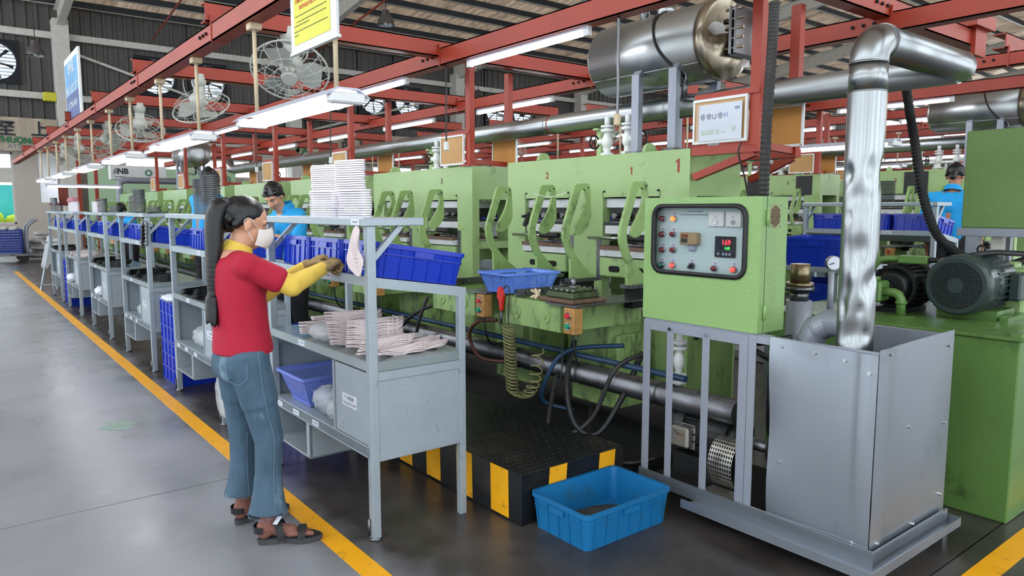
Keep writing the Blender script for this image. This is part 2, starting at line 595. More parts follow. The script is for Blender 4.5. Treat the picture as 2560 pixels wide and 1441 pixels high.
def rrect(x0, x1, y0, y1, r, n=4):
    out = []
    for cx, cy, a in ((x1 - r, y1 - r, 0), (x0 + r, y1 - r, 90), (x0 + r, y0 + r, 180), (x1 - r, y0 + r, 270)):
        for i in range(n + 1):
            t = math.radians(a + 90 * i / n)
            out.append((cx + r * math.cos(t), cy + r * math.sin(t)))
    return out

def spline(pts, n=8):
    """smooth path through points"""
    P = [Vector(p) for p in pts]
    out = []
    for i in range(len(P) - 1):
        p0 = P[max(i - 1, 0)]; p1 = P[i]; p2 = P[i + 1]; p3 = P[min(i + 2, len(P) - 1)]
        for k in range(n):
            t = k / n
            out.append(.5 * ((2 * p1) + (p2 - p0) * t + (2 * p0 - 5 * p1 + 4 * p2 - p3) * t * t + (3 * p1 - p0 - 3 * p2 + p3) * t ** 3))
    out.append(P[-1])
    return out

def loft(mb, rings, n=28):
    o = len(mb.v)
    for cx, cy, z, rx, ry in rings:
        for k in range(n):
            a = 2 * PI * k / n
            mb.v.append((cx + rx * math.cos(a), cy + ry * math.sin(a), z))
    for i in range(len(rings) - 1):
        for k in range(n):
            mb.f.append([o + i * n + k, o + i * n + (k + 1) % n, o + (i + 1) * n + (k + 1) % n, o + (i + 1) * n + k]); mb.sm.append(True)
    mb.f.append([o + k for k in range(n)]); mb.sm.append(True)
    mb.f.append([o + (len(rings) - 1) * n + k for k in range(n)][::-1]); mb.sm.append(True)
    return mb

ORD = ['nearest', 'second', 'third', 'fourth', 'fifth', 'sixth', 'seventh', 'eighth', 'ninth', 'tenth']
# ================================================================== THE SETTING
# floor: concrete slabs with open joints
fl = tag(MB().box(-9, 62, -7, 33, -0.14, -0.06).build('floor', 'black_paint'), 'polished grey concrete floor of the hall, dark and stained under the machines', 'floor', kind='structure')
XS = [-9, -3.2, 2.9, 9.0, 15, 21, 30, 40, 50, 62]
YS = [-7, -2.0, 1.165, 4.05, 8.1, 12.2, 16.3, 20.4, 24.5, 33]
for i in range(len(XS) - 1):
    for j in range(len(YS) - 1):
        MB().box(XS[i] + .003, XS[i + 1] - .003, YS[j] + .004, YS[j + 1] - .004, -0.06, 0).build('slab', 'concrete_floor', fl)
def strip(name, label, x0, x1, y0, y1):
    return tag(MB().box(x0, x1, y0, y1, 0.0, 0.0025).build(name, 'line_yellow', base=((x0 + x1) / 2, (y0 + y1) / 2, 0)), label, 'floor marking', kind='structure')
strip('floor_marking', 'long yellow line painted along the aisle in front of the workbenches', 1.258, 1.356, -3, 21)
strip('floor_marking', 'short yellow line painted across the floor by the green oil tank', 1.36, 7.0, .985, 1.085)
tag(MB().prism([(.74, 5.5), (.83, 5.44), (.88, 5.40), (.95, 5.43), (.93, 5.5), (1.0, 5.55), (.95, 5.62), (.92, 5.7), (.86, 5.66), (.8, 5.69), (.82, 5.6), (.75, 5.58)], 0, .0006).build('floor_marking', 'patch_green', base=(.85, 5.5, 0)),
    'faded pale green patch of paint on the aisle floor', 'floor marking', kind='structure')

# roof
RIDGE, EAVE, WALLY, SL = 13.0, 8.75, 31.0, 0.125
def roofz(y): return EAVE + SL * (WALLY - y) if y > RIDGE else EAVE + SL * (WALLY - RIDGE) - SL * (RIDGE - y)
mb = MB()
def corrug(mb, x0, x1, pitch, fn, ys):
    """trapezoid ribs across X, fn(x_offset_depth, station) -> point"""
    xs = []
    x = x0
    while x < x1 - 1e-6:
        xs += [(x, 0), (x + pitch * .55, 0), (x + pitch * .67, 1), (x + pitch * .88, 1)]
        x += pitch
    xs.append((x1, 0))
    o = len(mb.v)
    for st in ys:
        for (xx, d) in xs: mb.v.append(fn(min(xx, x1), d, st))
    n = len(xs)
    for i in range(len(ys) - 1):
        for k in range(n - 1):
            mb.f.append([o + i * n + k, o + i * n + k + 1, o + (i + 1) * n + k + 1, o + (i + 1) * n + k]); mb.sm.append(False)
corrug(mb, -6.3, 62, .34, lambda x, d, y: (x, y, roofz(y) + .06 * d), [31.6, RIDGE, -5.3])
ceil = tag(mb.build('ceiling', 'roof_sheet'), 'corrugated sheet roof, stained light brown on its underside', 'ceiling', kind='structure')
y = 30.4
while y > -5.2:
    z = roofz(y)
    p = MB().box(-6.2, 62, y - .035, y + .035, z - .24, z - .015)
    p.build('purlin', 'purlin_dark', ceil)
    MB().box(-6.2, 62, y - .045, y + .075, z - .255, z - .24).build('lit_purlin_flange', 'frame_white', ceil)  # pale colour stands in for light caught on the purlin's lower flange
    y -= 1.28
# portal frames: columns at the back wall and rafters
for i, x in enumerate((3.7, 12.1, 20.5, 28.9, 37.3, 45.7, 54.1)):
    t = thing('portal_frame', f'{ORD[i]} off-white steel portal frame carrying the roof, counted from the aisle', 'steel frame', (x, 30.6, 0), 'white portal frames of the hall', 'structure')
    MB().box(x - .25, x + .25, 30.25, 30.85, 0, 8.1, .01).build('column', 'frame_white', t)
    for a, b_ in ((30.85, RIDGE), (RIDGE, -5.1)):
        za, zb = roofz(a) - .26, roofz(b_) - .26
        d0, d1 = (.72, .5) if a > 20 else (.5, .72)
        r = MB()
        for w, o0, o1 in ((.012, 0, 1), (.24, 0, .02), (.24, .98, 1)):
            v = []
            for yy, zz, dd in ((a, za, d0), (b_, zb, d1)):
                v += [(x - w / 2, yy, zz - dd * o0), (x + w / 2, yy, zz - dd * o0), (x + w / 2, yy, zz - dd * o1), (x - w / 2, yy, zz - dd * o1)]
            r.add(v, [(3, 2, 1, 0), (4, 5, 6, 7), (0, 1, 5, 4), (1, 2, 6, 5), (2, 3, 7, 6), (3, 0, 4, 7)])
        r.build('rafter', 'frame_white', t)

# back wall: painted base with windows, corrugated cladding above with exhaust-fan openings
BX0, BX1 = -6.2, 62.0
WIN = [(-5.5, -1.0, .97, 3.46), (-.6, 2.08, .97, 3.46)] + [(5.6 + 2.6 * k, 7.8 + 2.6 * k, 2.75, 3.5) for k in range(14)] + \
      [(6.2, 8.9, 1.0, 2.35), (11.2, 13.6, 1.0, 2.35)]
FANS = [1.75, 6.86, 8.75, 14.24, 16.06, 17.9, 23.2, 25.0, 32.0, 34.0]
FZ, FH = 6.55, .70
def wall_pieces(mb, wins, x0, x1, z0, z1, y0, y1):
    xs = sorted({x0, x1} | {w[0] for w in wins} | {w[1] for w in wins})
    for a, b_ in zip(xs, xs[1:]):
        holes = sorted((w[2], w[3]) for w in wins if w[0] <= a + 1e-6 and w[1] >= b_ - 1e-6)
        z = z0
        for h0, h1 in holes:
            if h0 > z: mb.box(a, b_, y0, y1, z, h0)
            z = max(z, h1)
        if z < z1: mb.box(a, b_, y0, y1, z, z1)
mb = MB()
wall_pieces(mb, WIN, BX0, BX1, 0, 4.55, 31.0, 31.2)
wb = tag(mb.build('wall_back', 'wall_painted'), 'end wall of the hall, cream painted below and dark corrugated cladding above', 'wall', kind='structure')
mb = MB()
xs = [BX0] + sorted(sum([[f - FH, f + FH] for f in FANS], [])) + [BX1]
for a, b_ in zip(xs, xs[1:]):
    hole = any(abs((a + b_) / 2 - f) < .1 for f in FANS)
    for z0, z1 in (((4.5, FZ - FH), (FZ + FH, 8.85)) if hole else ((4.5, 8.85),)):
        corrug(mb, a, b_, .35, lambda x, d, z: (x, 31.05 - .07 * d, z), [z0, z1])
mb.build('cladding', 'wall_cladding', wb)
MB().box(BX0, BX1, 30.94, 31.0, 4.46, 4.58).build('flashing', 'purlin_dark', wb)
for z in (5.5, 7.62):
    MB().box(BX0, BX1, 30.62, 30.78, z - .16, z + .06).build('girt', 'frame_white', wb)
MB().box(2.2, BX1, 30.96, 31.0, 0, .14).build('skirting', 'wall_trim_blue', wb)
for a, b_ in (((3.8, 30.65, 7.12), (12.0, 30.65, 4.7)), ((20.4, 30.65, 7.1), (12.2, 30.65, 4.7)), ((20.6, 30.65, 7.1), (28.8, 30.65, 4.7))):
    MB().cyl(a, b_, .05, n=10).build('brace_rod', 'frame_white', wb)
for i, (x0, x1, z0, z1) in enumerate(WIN):
    t = thing('window_%d' % (i + 1), f'window {i + 1} in the painted end wall, counted from the aisle end', 'window', ((x0 + x1) / 2, 31.1, z0), None, 'structure')
    f = MB()
    for a, b_, c, d in ((x0, x1, z0, z0 + .06), (x0, x1, z1 - .06, z1), (x0, x0 + .06, z0, z1), (x1 - .06, x1, z0, z1)):
        f.box(a, b_, 31.04, 31.14, c, d)
    nmul = max(1, round((x1 - x0) / 1.0))
    for k in range(1, nmul):
        xx = x0 + (x1 - x0) * k / nmul
        f.box(xx - .025, xx + .025, 31.05, 31.13, z0, z1)
    if i < 2: f.box(x0, x1, 31.03, 31.15, 2.42, 2.93)
    f.build('window_frame', 'frame_white', t)
    for k in range(nmul):
        MB().box(x0 + (x1 - x0) * k / nmul + .03, x0 + (x1 - x0) * (k + 1) / nmul - .03, 31.085, 31.095, z0 + .03, z1 - .03).build('pane', 'glass', t)
# unseen side and near walls, their wide open bays added to let daylight in
mb = MB()
wall_pieces(mb, [(-4.4 + 3.9 * k, -1.5 + 3.9 * k, .25, 4.3) for k in range(9)], -5.2, 31.2, 0, 5.2, 0, .15)
mb.v = [(-6.35 + q[1], q[0], q[2]) for q in mb.v]
wl = tag(mb.build('wall_left', 'wall_painted'), 'unseen side wall of the hall with wide open bays added for daylight', 'wall', kind='structure')
mb = MB()
corrug(mb, -5.2, 31.2, .35, lambda x, d, z: (-6.3 + .07 * d, x, z), [10.6, 11.2])
for k in range(8): mb.box(-6.35, -6.2, -5.2 + 5.1 * k, -4.9 + 5.1 * k, 5.2, 10.7)  # wall left open between these posts, added to light the roof
mb.build('cladding', 'wall_cladding', wl)
mb = MB()
wall_pieces(mb, [(-5.2 + 3.9 * k, -2.2 + 3.9 * k, .25, 4.3) for k in range(10)], -6.3, 62, 0, 5.2, -5.35, -5.2)
wf = tag(mb.build('wall_front', 'wall_painted'), 'unseen near end wall of the hall with wide open bays added for daylight', 'wall', kind='structure')
mb = MB()
corrug(mb, -6.3, 62, .35, lambda x, d, z: (x, -5.25 + .07 * d, z), [8.45, 8.85])
for k in range(14): mb.box(-6.3 + 5 * k, -6 + 5 * k, -5.35, -5.2, 5.2, 8.5)  # upper band left open here too, added for light on the roof
mb.build('cladding', 'wall_cladding', wf)
# mint partition and what stands outside the windows
tag(MB().box(4.25, 9.5, 30.3, 30.42, 0, 3.02, .01).build('wall_partition', 'wall_mint', base=(6.9, 30.3, 0)), 'pale green partition wall at the far end of the hall', 'wall', kind='structure')
tag(MB().box(-9, 30, 35.5, 35.8, -.2, 2.45).build('yard_wall', 'outside_teal', base=(2, 35.6, -.2)), 'turquoise wall outside the tall aisle window', 'wall', kind='structure')
tag(MB().box(-20, 62, 31.2, 60, -.3, -.2).build('ground', 'outside_grey', base=(2, 40, -.2)), 'pale paved yard outside the end wall', 'ground', kind='structure')
hb = MB()
for k in range(40):
    hb.ell((-4 + random.random() * 12, 34.3 + random.random() * .8, .7 + random.random() * .55), (.35, .3, .3), 7, 5)
tag(hb.build('hedge', 'outside_green', base=(2, 34.5, 0)), 'yellow-green hedge outside the tall aisle window', 'hedge', kind='stuff')

# exhaust fans in the cladding
def exhaust():
    t = thing('exhaust_fan', '', 'exhaust fan', (0, 0, 0), 'exhaust fans in the end wall', 'thing')
    R = .64
    fr = MB()
    n = 32
    v = []
    for y in (-.10, .12):
        for k in range(n):
            a = 2 * PI * k / n
            v.append((R * math.cos(a), y, R * math.sin(a)))
    for y in (-.10,):
        for k in range(n):
            a = 2 * PI * k / n
            m_ = max(abs(math.cos(a)), abs(math.sin(a)))
            v.append((.74 * math.cos(a) / m_, y, .74 * math.sin(a) / m_))
    f = []
    for k in range(n):
        j = (k + 1) % n
        f.append([k, j, n + j, n + k])
        f.append([k, 2 * n + k, 2 * n + j, j])
    fr.add(v, f)
    for a, b_, c, d in ((-.74, .74, -.74, -.70), (-.74, .74, .70, .74), (-.74, -.70, -.74, .74), (.70, .74, -.74, .74)):
        fr.box(a, b_, -.10, .12, c, d)
    fr.build('shroud', 'exhaust_dark', t)
    for k in range(10):
        z = -.54 + k * .12
        MB().add([(-.7, .20, z - .038), (.7, .20, z - .038), (.7, .27, z + .038), (-.7, .27, z + .038)], [(0, 1, 2, 3)]).build('louvre', 'louvre_white', t)
    MB().cyl((0, -.12, 0), (0, .1, 0), .11, n=14).build('hub', 'exhaust_dark', t)
    for k in range(6):
        a = k * PI / 3 + .3
        R_ = Matrix.Rotation(a, 3, 'Y')
        MB().add([(.08, -.05, -.03), (.08, .03, .03), (.58, .05, .07), (.58, -.06, -.06)], [(0, 1, 2, 3)], M=R_).build('blade', 'exhaust_dark', t)
    MB().box(-.012, .012, -.13, -.10, -.66, .66).build('guard_bar', 'exhaust_dark', t)
    return t
ex = exhaust()
for i, x in enumerate(FANS):
    o = ex if i == 0 else copy_tree(ex)
    o.location = (x, 31.0, FZ)
    o['label'] = f'{ORD[i] if i else "first"} round louvred exhaust fan in the dark cladding, counted from the aisle end'
# fabric banners on the end wall
def banner(x0, x1, z0, z1, lines, label):
    t = thing('banner', label, 'banner', ((x0 + x1) / 2, 30.2, z0))
    mb = MB()
    n = 24
    v = []
    for k in range(n + 1):
        x = x0 + (x1 - x0) * k / n
        dy = .03 * math.sin(k * 1.9)
        v += [(x, 30.2 + dy, z0 + .03 * math.sin(k)), (x, 30.2 + dy, z1)]
    for k in range(n):
        mb.add([v[2 * k], v[2 * k + 2], v[2 * k + 3], v[2 * k + 1]], [(0, 1, 2, 3)])
    mb.build('sheet', 'banner', t)
    for s, x, z, size, m, b_ in lines: text('lettering', s, size, m, (x, 30.13, z), FY, t, b_)
banner(-2.0, 3.4, 3.5, 4.6, [('至', 1.9, 4.18, .55, 'ink', .012), ('上', 2.87, 4.2, .55, 'ink', .012), ('THƯỢNG', 2.2, 3.82, .27, 'ink_green', .012), ('AYS', 2.1, 3.61, .22, 'ink_grey', 0)],
       'cream banner with 至上 and THƯỢNG AYS lettering at the aisle end')
banner(11.6, 20.2, 3.55, 4.85, [('證', 13.38, 4.4, .6, 'ink', .014), ('品', 14.37, 4.4, .6, 'ink', .014), ('質', 15.2, 4.42, .6, 'ink', .014), ('ĐẢ', 12.25, 3.96, .36, 'ink_green', .016), ('LƯỢNG', 14.9, 3.96, .36, 'ink_green', .016), ('LÀ', 18.2, 4.02, .36, 'ink_green', .016), ('O', 13.05, 3.72, .24, 'ink_grey', 0)],
       'cream banner with 證品質 and green LƯỢNG LÀ lettering behind the presses')
# fire pipes and high-bay lamps under the roof
for x, ya, yb, lab in ((12.4, 30, -5, 'far'), (6.55, 30, -5, 'near')):
    tag(MB().cyl((x, ya, roofz(ya) - 1.2), (x, RIDGE, roofz(RIDGE) - 1.2), .035, n=8).build('sprinkler_pipe', 'red_oxide', base=(x, 20, 9)),
        f'thin red sprinkler pipe running up under the roof, the one {"nearer to the aisle" if lab == "near" else "farther from the aisle"}', 'pipe', kind='structure')
def bell(label, loc):
    x, y, z = loc
    t = thing('high_bay_lamp', label, 'lamp', loc, 'high-bay lamps under the roof')
    MB().tube([(x, y, z), (x, y, z + .12), (x, y, z + .3), (x, y, z + .42)], [.26, .24, .12, .1], 20, caps=False).build('reflector', 'steel_dark', t)
    MB().ell((x, y, z + .12), (.09, .09, .14)).build('bulb', 'white_paint', t)
    MB().cyl((x, y, z + .42), (x, y, roofz(y) - .02), .012, n=6).build('drop_rod', 'purlin_dark', t)
bell('bell-shaped high-bay lamp hanging from the roof beside the yellow notice', (10.6, 19.5, 6.85))
bell('bell-shaped high-bay lamp hanging before the cladding by a white column', (20.1, 28.2, 6.6))
bell('bell-shaped high-bay lamp hanging over the aisle end', (2.5, 26, 6.0))
tag(MB().box(3.05, 3.45, 30.3, 30.5, 5.25, 5.55, .02).build('flood_lamp', 'sign_yellow', base=(3.25, 30.4, 5.25)), 'small square yellow flood lamp beside the white column', 'lamp')

# ================================================================== OVERHEAD RED STEEL
DX, DY, DZ = 5.45, 0.05, 0.10         # one production line to the next
XB = [2.27, 4.92, 7.1, 9.28, 11.46, 13.64, 15.82, 18.0]
def channel(mb, p0, p1, w, h, t=.008):
    """C-section along Y or X"""
    (x0, y0, z0), (x1, y1, z1) = p0, p1
    if abs(x1 - x0) < 1e-6:
        mb.box(x0 - w / 2, x0 - w / 2 + t, y0, y1, z0, z0 + h); mb.box(x0 - w / 2, x0 + w / 2, y0, y1, z0, z0 + t); mb.box(x0 - w / 2, x0 + w / 2, y0, y1, z0 + h - t, z0 + h)
    else:
        mb.box(x0, x1, y0 - w / 2, y0 - w / 2 + t, z0, z0 + h); mb.box(x0, x1, y0 - w / 2, y0 + w / 2, z0, z0 + t); mb.box(x0, x1, y0 - w / 2, y0 + w / 2, z0 + h - t, z0 + h)
LINE = ['front line', 'second line', 'third line']
def bolts(mb, x, y, z, n, d):
    for k in range(n):
        if d == 'y': mb.cyl((x, y + k * .07, z), (x - .012, y + k * .07, z), .011, n=6, sm=False)
        else: mb.cyl((x + k * .07, y, z), (x + k * .07, y - .012, z), .011, n=6, sm=False)
for r in range(3):
    ox, oy, oz = DX * r, DY * r, DZ * r
    ylo = -3 if r == 0 else 1.2
    for nm, x, z, h in (('over the workbenches', 1.46, 2.55, .11), ('in front of the presses', 3.15, 2.60, .13), ('behind the presses', 4.78, 2.60, .12)):
        t = thing('red_beam', f'red steel beam running along the {LINE[r]} {nm}', 'beam', (x + ox, 9, z + oz), 'red beams along the lines', 'structure')
        mb = MB()
        channel(mb, (x + ox, ylo, z + oz), (x + ox, 21 if r == 0 else 18, z + oz), .1, h)
        mb.build('section', 'red_oxide', t)
        for yb in XB:
            if yb + oy > ylo + .3:
                b_ = MB().box(x + ox - .056, x + ox + .056, yb + oy - .07, yb + oy - .055, z + oz - .004, z + oz + .16)
                b_.build('splice_plate', 'red_oxide', t)
                c = MB(); bolts(c, x + ox - .05, yb + oy + .04, z + oz + h * .55, 3, 'y'); c.build('bolts', 'black_paint', t)
for i, yb in enumerate(XB):
    for r in range(3):
        x0, x1 = 1.38 + DX * r, 6.3 + DX * r
        if i == 0 and r == 0: x0 = 2.95
        t = thing('red_beam', f'{"nearest" if i == 0 else ORD[i]} red cross beam over the {LINE[r]}, counted from the control cabinet', 'beam', (3.4 + DX * r, yb + DY * r, 2.68 + DZ * r), 'red cross beams', 'structure')
        mb = MB()
        z = 2.62 + DZ * r + (.0 if i else .02)
        channel(mb, (x0, yb + DY * r, z + .05), (x1 - .02, yb + DY * r, z + .05), .1, .12)
        mb.build('section', 'red_oxide', t)
        if i == 0:
            c = MB(); bolts(c, 4.15 + DX * r, yb - .05 + DY * r, z + .11, 4, 'x'); bolts(c, 4.55 + DX * r, yb - .05 + DY * r, z + .11, 4, 'x'); c.build('bolts', 'black_paint', t)
            MB().box(5.9 + DX * r, 6.25 + DX * r, yb - .12, yb + .12, z + .17, z + .26).box(6.0 + DX * r, 6.2 + DX * r, yb - .08, yb - .05, z - .02, z + .17).build('end_bracket', 'red_oxide', t)

# posts on the presses with notice boards
def post_set(near):
    yr = .115 if near else .2
    zb = 1.80 if near else 1.846
    t = thing('post_frame', '', 'steel frame', (0, 0, 0), 'red post frames on the presses')
    # local: front post at x=0, y=0; machine end plate at y=+.4
    for x in (0, .55):
        yo = yr if x else 0
        MB().box(x - .025, x + .025, yo - .03, yo + .03, zb, 2.67).build('post', 'red_oxide', t)
        if not near: MB().box(x - .05, x + .05, yo - .05, yo + .05, 1.846, 1.858).build('base_plate', 'red_oxide', t); continue
        MB().box(x - .03, x + .03, yo - .035, .40, 1.80, 1.85).build('bracket_arm', 'red_oxide', t)
        MB().bar((x, yo, 1.80), (x, .395, 1.68), .04, .04).build('diagonal', 'red_oxide', t)
    MB().bar((0, 0, zb + .04), (.55, yr, zb + .04), .03, .04).build('tie', 'red_oxide', t)
    for x, m in ((-.03, 'hardboard'), (.52, 'hardboard_orange')):
        b_ = MB().box(x - .012, x - .004, .04, .37, 1.87, 2.10).build('notice_board', m, t)
        f = MB()
        for a, c, d, e in ((.03, .38, 1.86, 1.875), (.03, .38, 2.09, 2.105), (.03, .042, 1.86, 2.105), (.368, .38, 1.86, 2.105)): f.box(x - .018, x - .002, a, c, d, e)
        f.build('board_frame', 'white_paint', b_)
        MB().box(x - .006, x + .012, -.03, .38, 2.105, 2.135).build('board_rail', 'red_oxide', t)
    return t
ps = post_set(True)
ps2 = post_set(False)
PSY = [2.27] + [4.92 + 2.18 * k for k in range(6)]
used = set()
for r in range(3):
    for i, y in enumerate(PSY):
        if r == 2 and i > 4: continue
        src = ps2 if i else ps
        o = copy_tree(src) if src.name in used else src
        used.add(src.name)
        o.location = (3.425 + DX * r, y + DY * r, DZ * r)
        o['label'] = f'red post frame with notice board on the {ORD[i]} press of the {LINE[r]}'
# the paper in a sleeve on the nearest board
t = thing('notice_sheet', 'printed production chart in a clear sleeve on the nearest notice board', 'notice', (3.37, 2.45, 1.86))
X = 3.372
MB().box(X - .003, X, 2.325, 2.60, 1.875, 2.07).build('paper', 'paper', t)
sh = MB()
for k, y in enumerate((2.575, 2.535, 2.50, 2.46)):
    if k == 2: sh.prism([(y + .016 * math.cos(a), 2.005 + .018 * math.sin(a)) for a in [math.radians(d) for d in range(130, 411, 20)]] + [(y + .008 * math.cos(a), 2.005 + .010 * math.sin(a)) for a in [math.radians(d) for d in range(410, 129, -20)]], X - .004, X - .003, 'yz')
    else: sh.prism([(y + .016 * math.cos(a) * (1 + .15 * math.sin(3 * a)), 2.005 + .018 * math.sin(a)) for a in [math.radians(d) for d in range(0, 360, 30)]], X - .004, X - .003, 'yz')
sh.build('sole_outlines', 'ink_grey', t)
text('letter', 'H', .036, 'ink_blue', (X - .004, 2.425, 2.005), FX, t, .001)
MB().box(X - .004, X - .003, 2.34, 2.368, 2.03, 2.045).build('stamp', 'ink_blue', t)
tb = MB()
for k in range(7): tb.box(X - .0036, X - .003, 2.34, 2.585, 1.975 - k * .011, 1.976 - k * .011)
tb.build('table_rules', 'paper_grey', t)
gb = MB()
for a, b_, c, d in ((2.555, 2.585, 1.905, 1.93), (2.50, 2.55, 1.905, 1.935), (2.465, 2.485, 1.905, 1.935), (2.36, 2.385, 1.915, 1.945), (2.43, 2.45, 1.91, 1.92)): gb.box(X - .0038, X - .003, a, b_, c, d)
gb.build('table_fields', 'paper_green', t)
MB().box(X - .007, X - .0055, 2.32, 2.615, 1.865, 2.075).build('clear_sleeve', 'plastic_film', t)
# ================================================================== MOULDING PRESSES
def make_press(nums, ncol):
    """local origin: the near front foot of the frame; x into the press, y along the line"""
    t = thing('moulding_press', '', 'press', (0, 0, 0), 'green moulding presses')
    W, D = 1.705, .49
    WN = [(.217, .696), (1.019, 1.498)]
    MB().box(0, D, 0, W, 1.575, 1.845).build('crown', 'press_green', t)
    for a, b_ in ((0, .217), (.696, 1.019), (1.498, W)):
        MB().box(0, .07, a, b_, .30, 1.575).box(D - .07, D, a, b_, .30, 1.575).box(.07, D - .07, a, b_, .30, .92).box(.07, D - .07, a + .02, b_ - .02, 1.17, 1.23).build('upright', 'press_green', t)
    MB().box(.02, D - .02, .0, W, .30, .80).build('base_block', 'press_green_worn', t)
    MB().box(-.60, D + .1, -.1, W + .37, .0, .11).build('bed', 'black_paint', t)
    for s, (a, b_) in enumerate(WN):
        c = (a + b_) / 2
        w = MB()
        for y0, y1 in ((a - .05, a - .004), (b_ + .004, b_ + .05)) if s == 0 else ((a - .05, a - .004),):
            w.box(-.003, 0, y0, y1, 1.03 + .05 * s, 1.32)
        w.build('bare_patch', 'steel_dark', t)
        nt = MB()
        for y in (a + .012, b_ - .012): nt.prism([(y + .014 * math.cos(q), 1.605 + .014 * math.sin(q)) for q in [k * PI / 5 for k in range(6)]], -.001, .004, 'yz')
        for y in (a, b_): nt.box(-.001, .004, y - .002, y + .002, 1.575, 1.605)
        nt.build('relief_notch', 'black_paint', t)
        p = MB().box(.03, .46, a, b_, 1.506, 1.566, .004).build('upper_platen', 'platen_white', t)
        MB().box(.05, .44, a + .03, b_ - .03, 1.425, 1.506).build('heater_plate', 'platen_dark', p)
        cl = MB()
        for k in range(4): cl.cyl((.05, a + .08 + .1 * k, 1.455), (.0, a + .08 + .1 * k, 1.455), .018, n=8)
        cl.box(.01, .05, a + .05, b_ - .06, 1.40, 1.418)
        cl.build('pipe_fittings', 'steel_dark', p)
        p = MB().box(.0, .46, a + .004, b_ - .02, 1.337, 1.392, .004).build('middle_platen', 'platen_white', t)
        MB().box(.005, .44, a + .01, b_ - .01, 1.392, 1.412).build('heater_plate', 'platen_dark', p)
        r = MB().cyl((-.05, a + .1, 1.315), (-.05, b_ + .08, 1.312), .011, n=10)
        r.build('pull_rod', 'chrome', t)
        MB().cyl((-.05, a + .05, 1.316), (-.05, a + .24, 1.314), .019, n=10).build('rod_grip', 'black_rubber', t)
        md = MB().box(.0, .3, a + .05, b_ - .2, 1.262, 1.28, .004).cyl((.03, c, 1.28), (.03, c, 1.305), .01, n=8).cyl((.0, c - .02, 1.29), (-.03, c - .16, 1.285), .007, n=8)
        md.build('mould', 'steel_dark', t)
        p = MB().box(-.03, .46, a + .0, b_ - .005, 1.192, 1.238, .004).build('lower_platen', 'platen_white', t)
        MB().box(-.04, .45, a + .01, b_ - .01, 1.238, 1.262).build('heater_plate', 'platen_rust', p)
        p = MB().box(-.03, .4, a + .002, b_ - .002, 1.062, 1.185, .008).build('ram_head', 'press_green', t)
        for y in (c + .1, c - .1):
            MB().prism([(y + (.028 if math.cos(q) > 0 else -.028) + .021 * math.cos(q), 1.115 + .021 * math.sin(q)) for q in [k * PI / 8 + .01 for k in range(16)]], -.0315, -.0295, 'yz').build('oval_slot', 'black_paint', p)
        MB().cyl((.2, c, .5), (.2, c, 1.07), .1, n=20).build('ram', 'steel_dark', t)
        # work table in front
        y0, y1 = c - .252, c + .252
        tb = MB().box(-.80, -.79, y0, y1, .83, .985).box(-.80, -.16, y0, y0 + .012, .83, .985).box(-.80, -.16, y1 - .012, y1, .83, .985).box(-.79, -.2, y0 + .012, y1 - .012, .86, .93).build('work_table', 'press_green_worn', t)
        for y in (c + .14, c - .12):
            MB().cyl((-.80, y, .905), (-.806, y, .905), .042, n=20, sm=False).cyl((-.806, y, .905), (-.812, y, .905), .014, n=8).build('boss', 'press_green_worn', tb)
        MB().box(-.72, -.2, y1 - .03, y1 + .012, .975, 1.02).build('side_rail', 'steel_dark', tb)
        rb = MB()
        for k in range(4): rb.cyl((-.65 + .13 * k, y1 - .03, 1.0), (-.65 + .13 * k, y1 - .045, 1.0), .012, n=8)
        rb.build('rail_bolts', 'steel_dark', tb)
        MB().box(-.83, -.28, y0 - .15, y0 + .1, .984, .992).build('tray_plate', 'steel_dark', tb)
        MB().box(-.34, -.02, c - .16, c + .16, .62, .83).build('table_beam', 'press_green_worn', t)
        MB().box(-.3, .06, c - .2, c + .2, .30, .75, .01).build('lower_block', 'press_green_worn', t)
        # push-button box
        bx = MB().box(-.845, -.775, y0 - .145, y0 - .065, .84, .98, .005).build('button_box', 'tan_box', t)
        for z, m in ((.94, 'button_red'), (.885, 'button_green')):
            MB().cyl((-.845, y0 - .105, z), (-.851, y0 - .105, z), .02, n=14).build('bezel', 'chrome', bx)
            MB().cyl((-.850, y0 - .105, z), (-.862, y0 - .105, z), .014, n=14).build('push_button', m, bx)
        MB().tube(spline([(-.81, y0 - .105, .84), (-.80, y0 - .11, .74), (-.74, y0 - .08, .66), (-.55, y0 + .05, .62)], 5), .006, 6).build('cable', 'black_rubber', bx)
        # hooked lifting arms on both sides of the table
        prof = [(3.061, 1.064), (3.056, 1.189), (3.03, 1.228), (3.013, 1.268), (2.998, 1.305), (2.993, 1.345), (2.996, 1.38), (3.005, 1.417), (3.045, 1.523), (3.082, 1.626), (3.092, 1.645), (3.106, 1.654), (3.192, 1.658), (3.208, 1.65), (3.217, 1.633), (3.224, 1.55), (3.228, 1.445), (3.21, 1.40), (3.182, 1.367), (3.15, 1.343), (3.125, 1.335), (3.10, 1.338), (3.089, 1.348), (3.088, 1.37), (3.095, 1.395), (3.13, 1.44), (3.165, 1.498), (3.18, 1.54), (3.186, 1.576), (3.182, 1.612), (3.17, 1.621), (3.156, 1.622), (3.145, 1.617), (3.135, 1.606), (3.101, 1.523), (3.06, 1.416), (3.048, 1.38), (3.047, 1.344), (3.054, 1.30), (3.069, 1.266), (3.09, 1.225), (3.12, 1.186), (3.20, 1.114), (3.264, 1.068), (3.264, 1.062)]
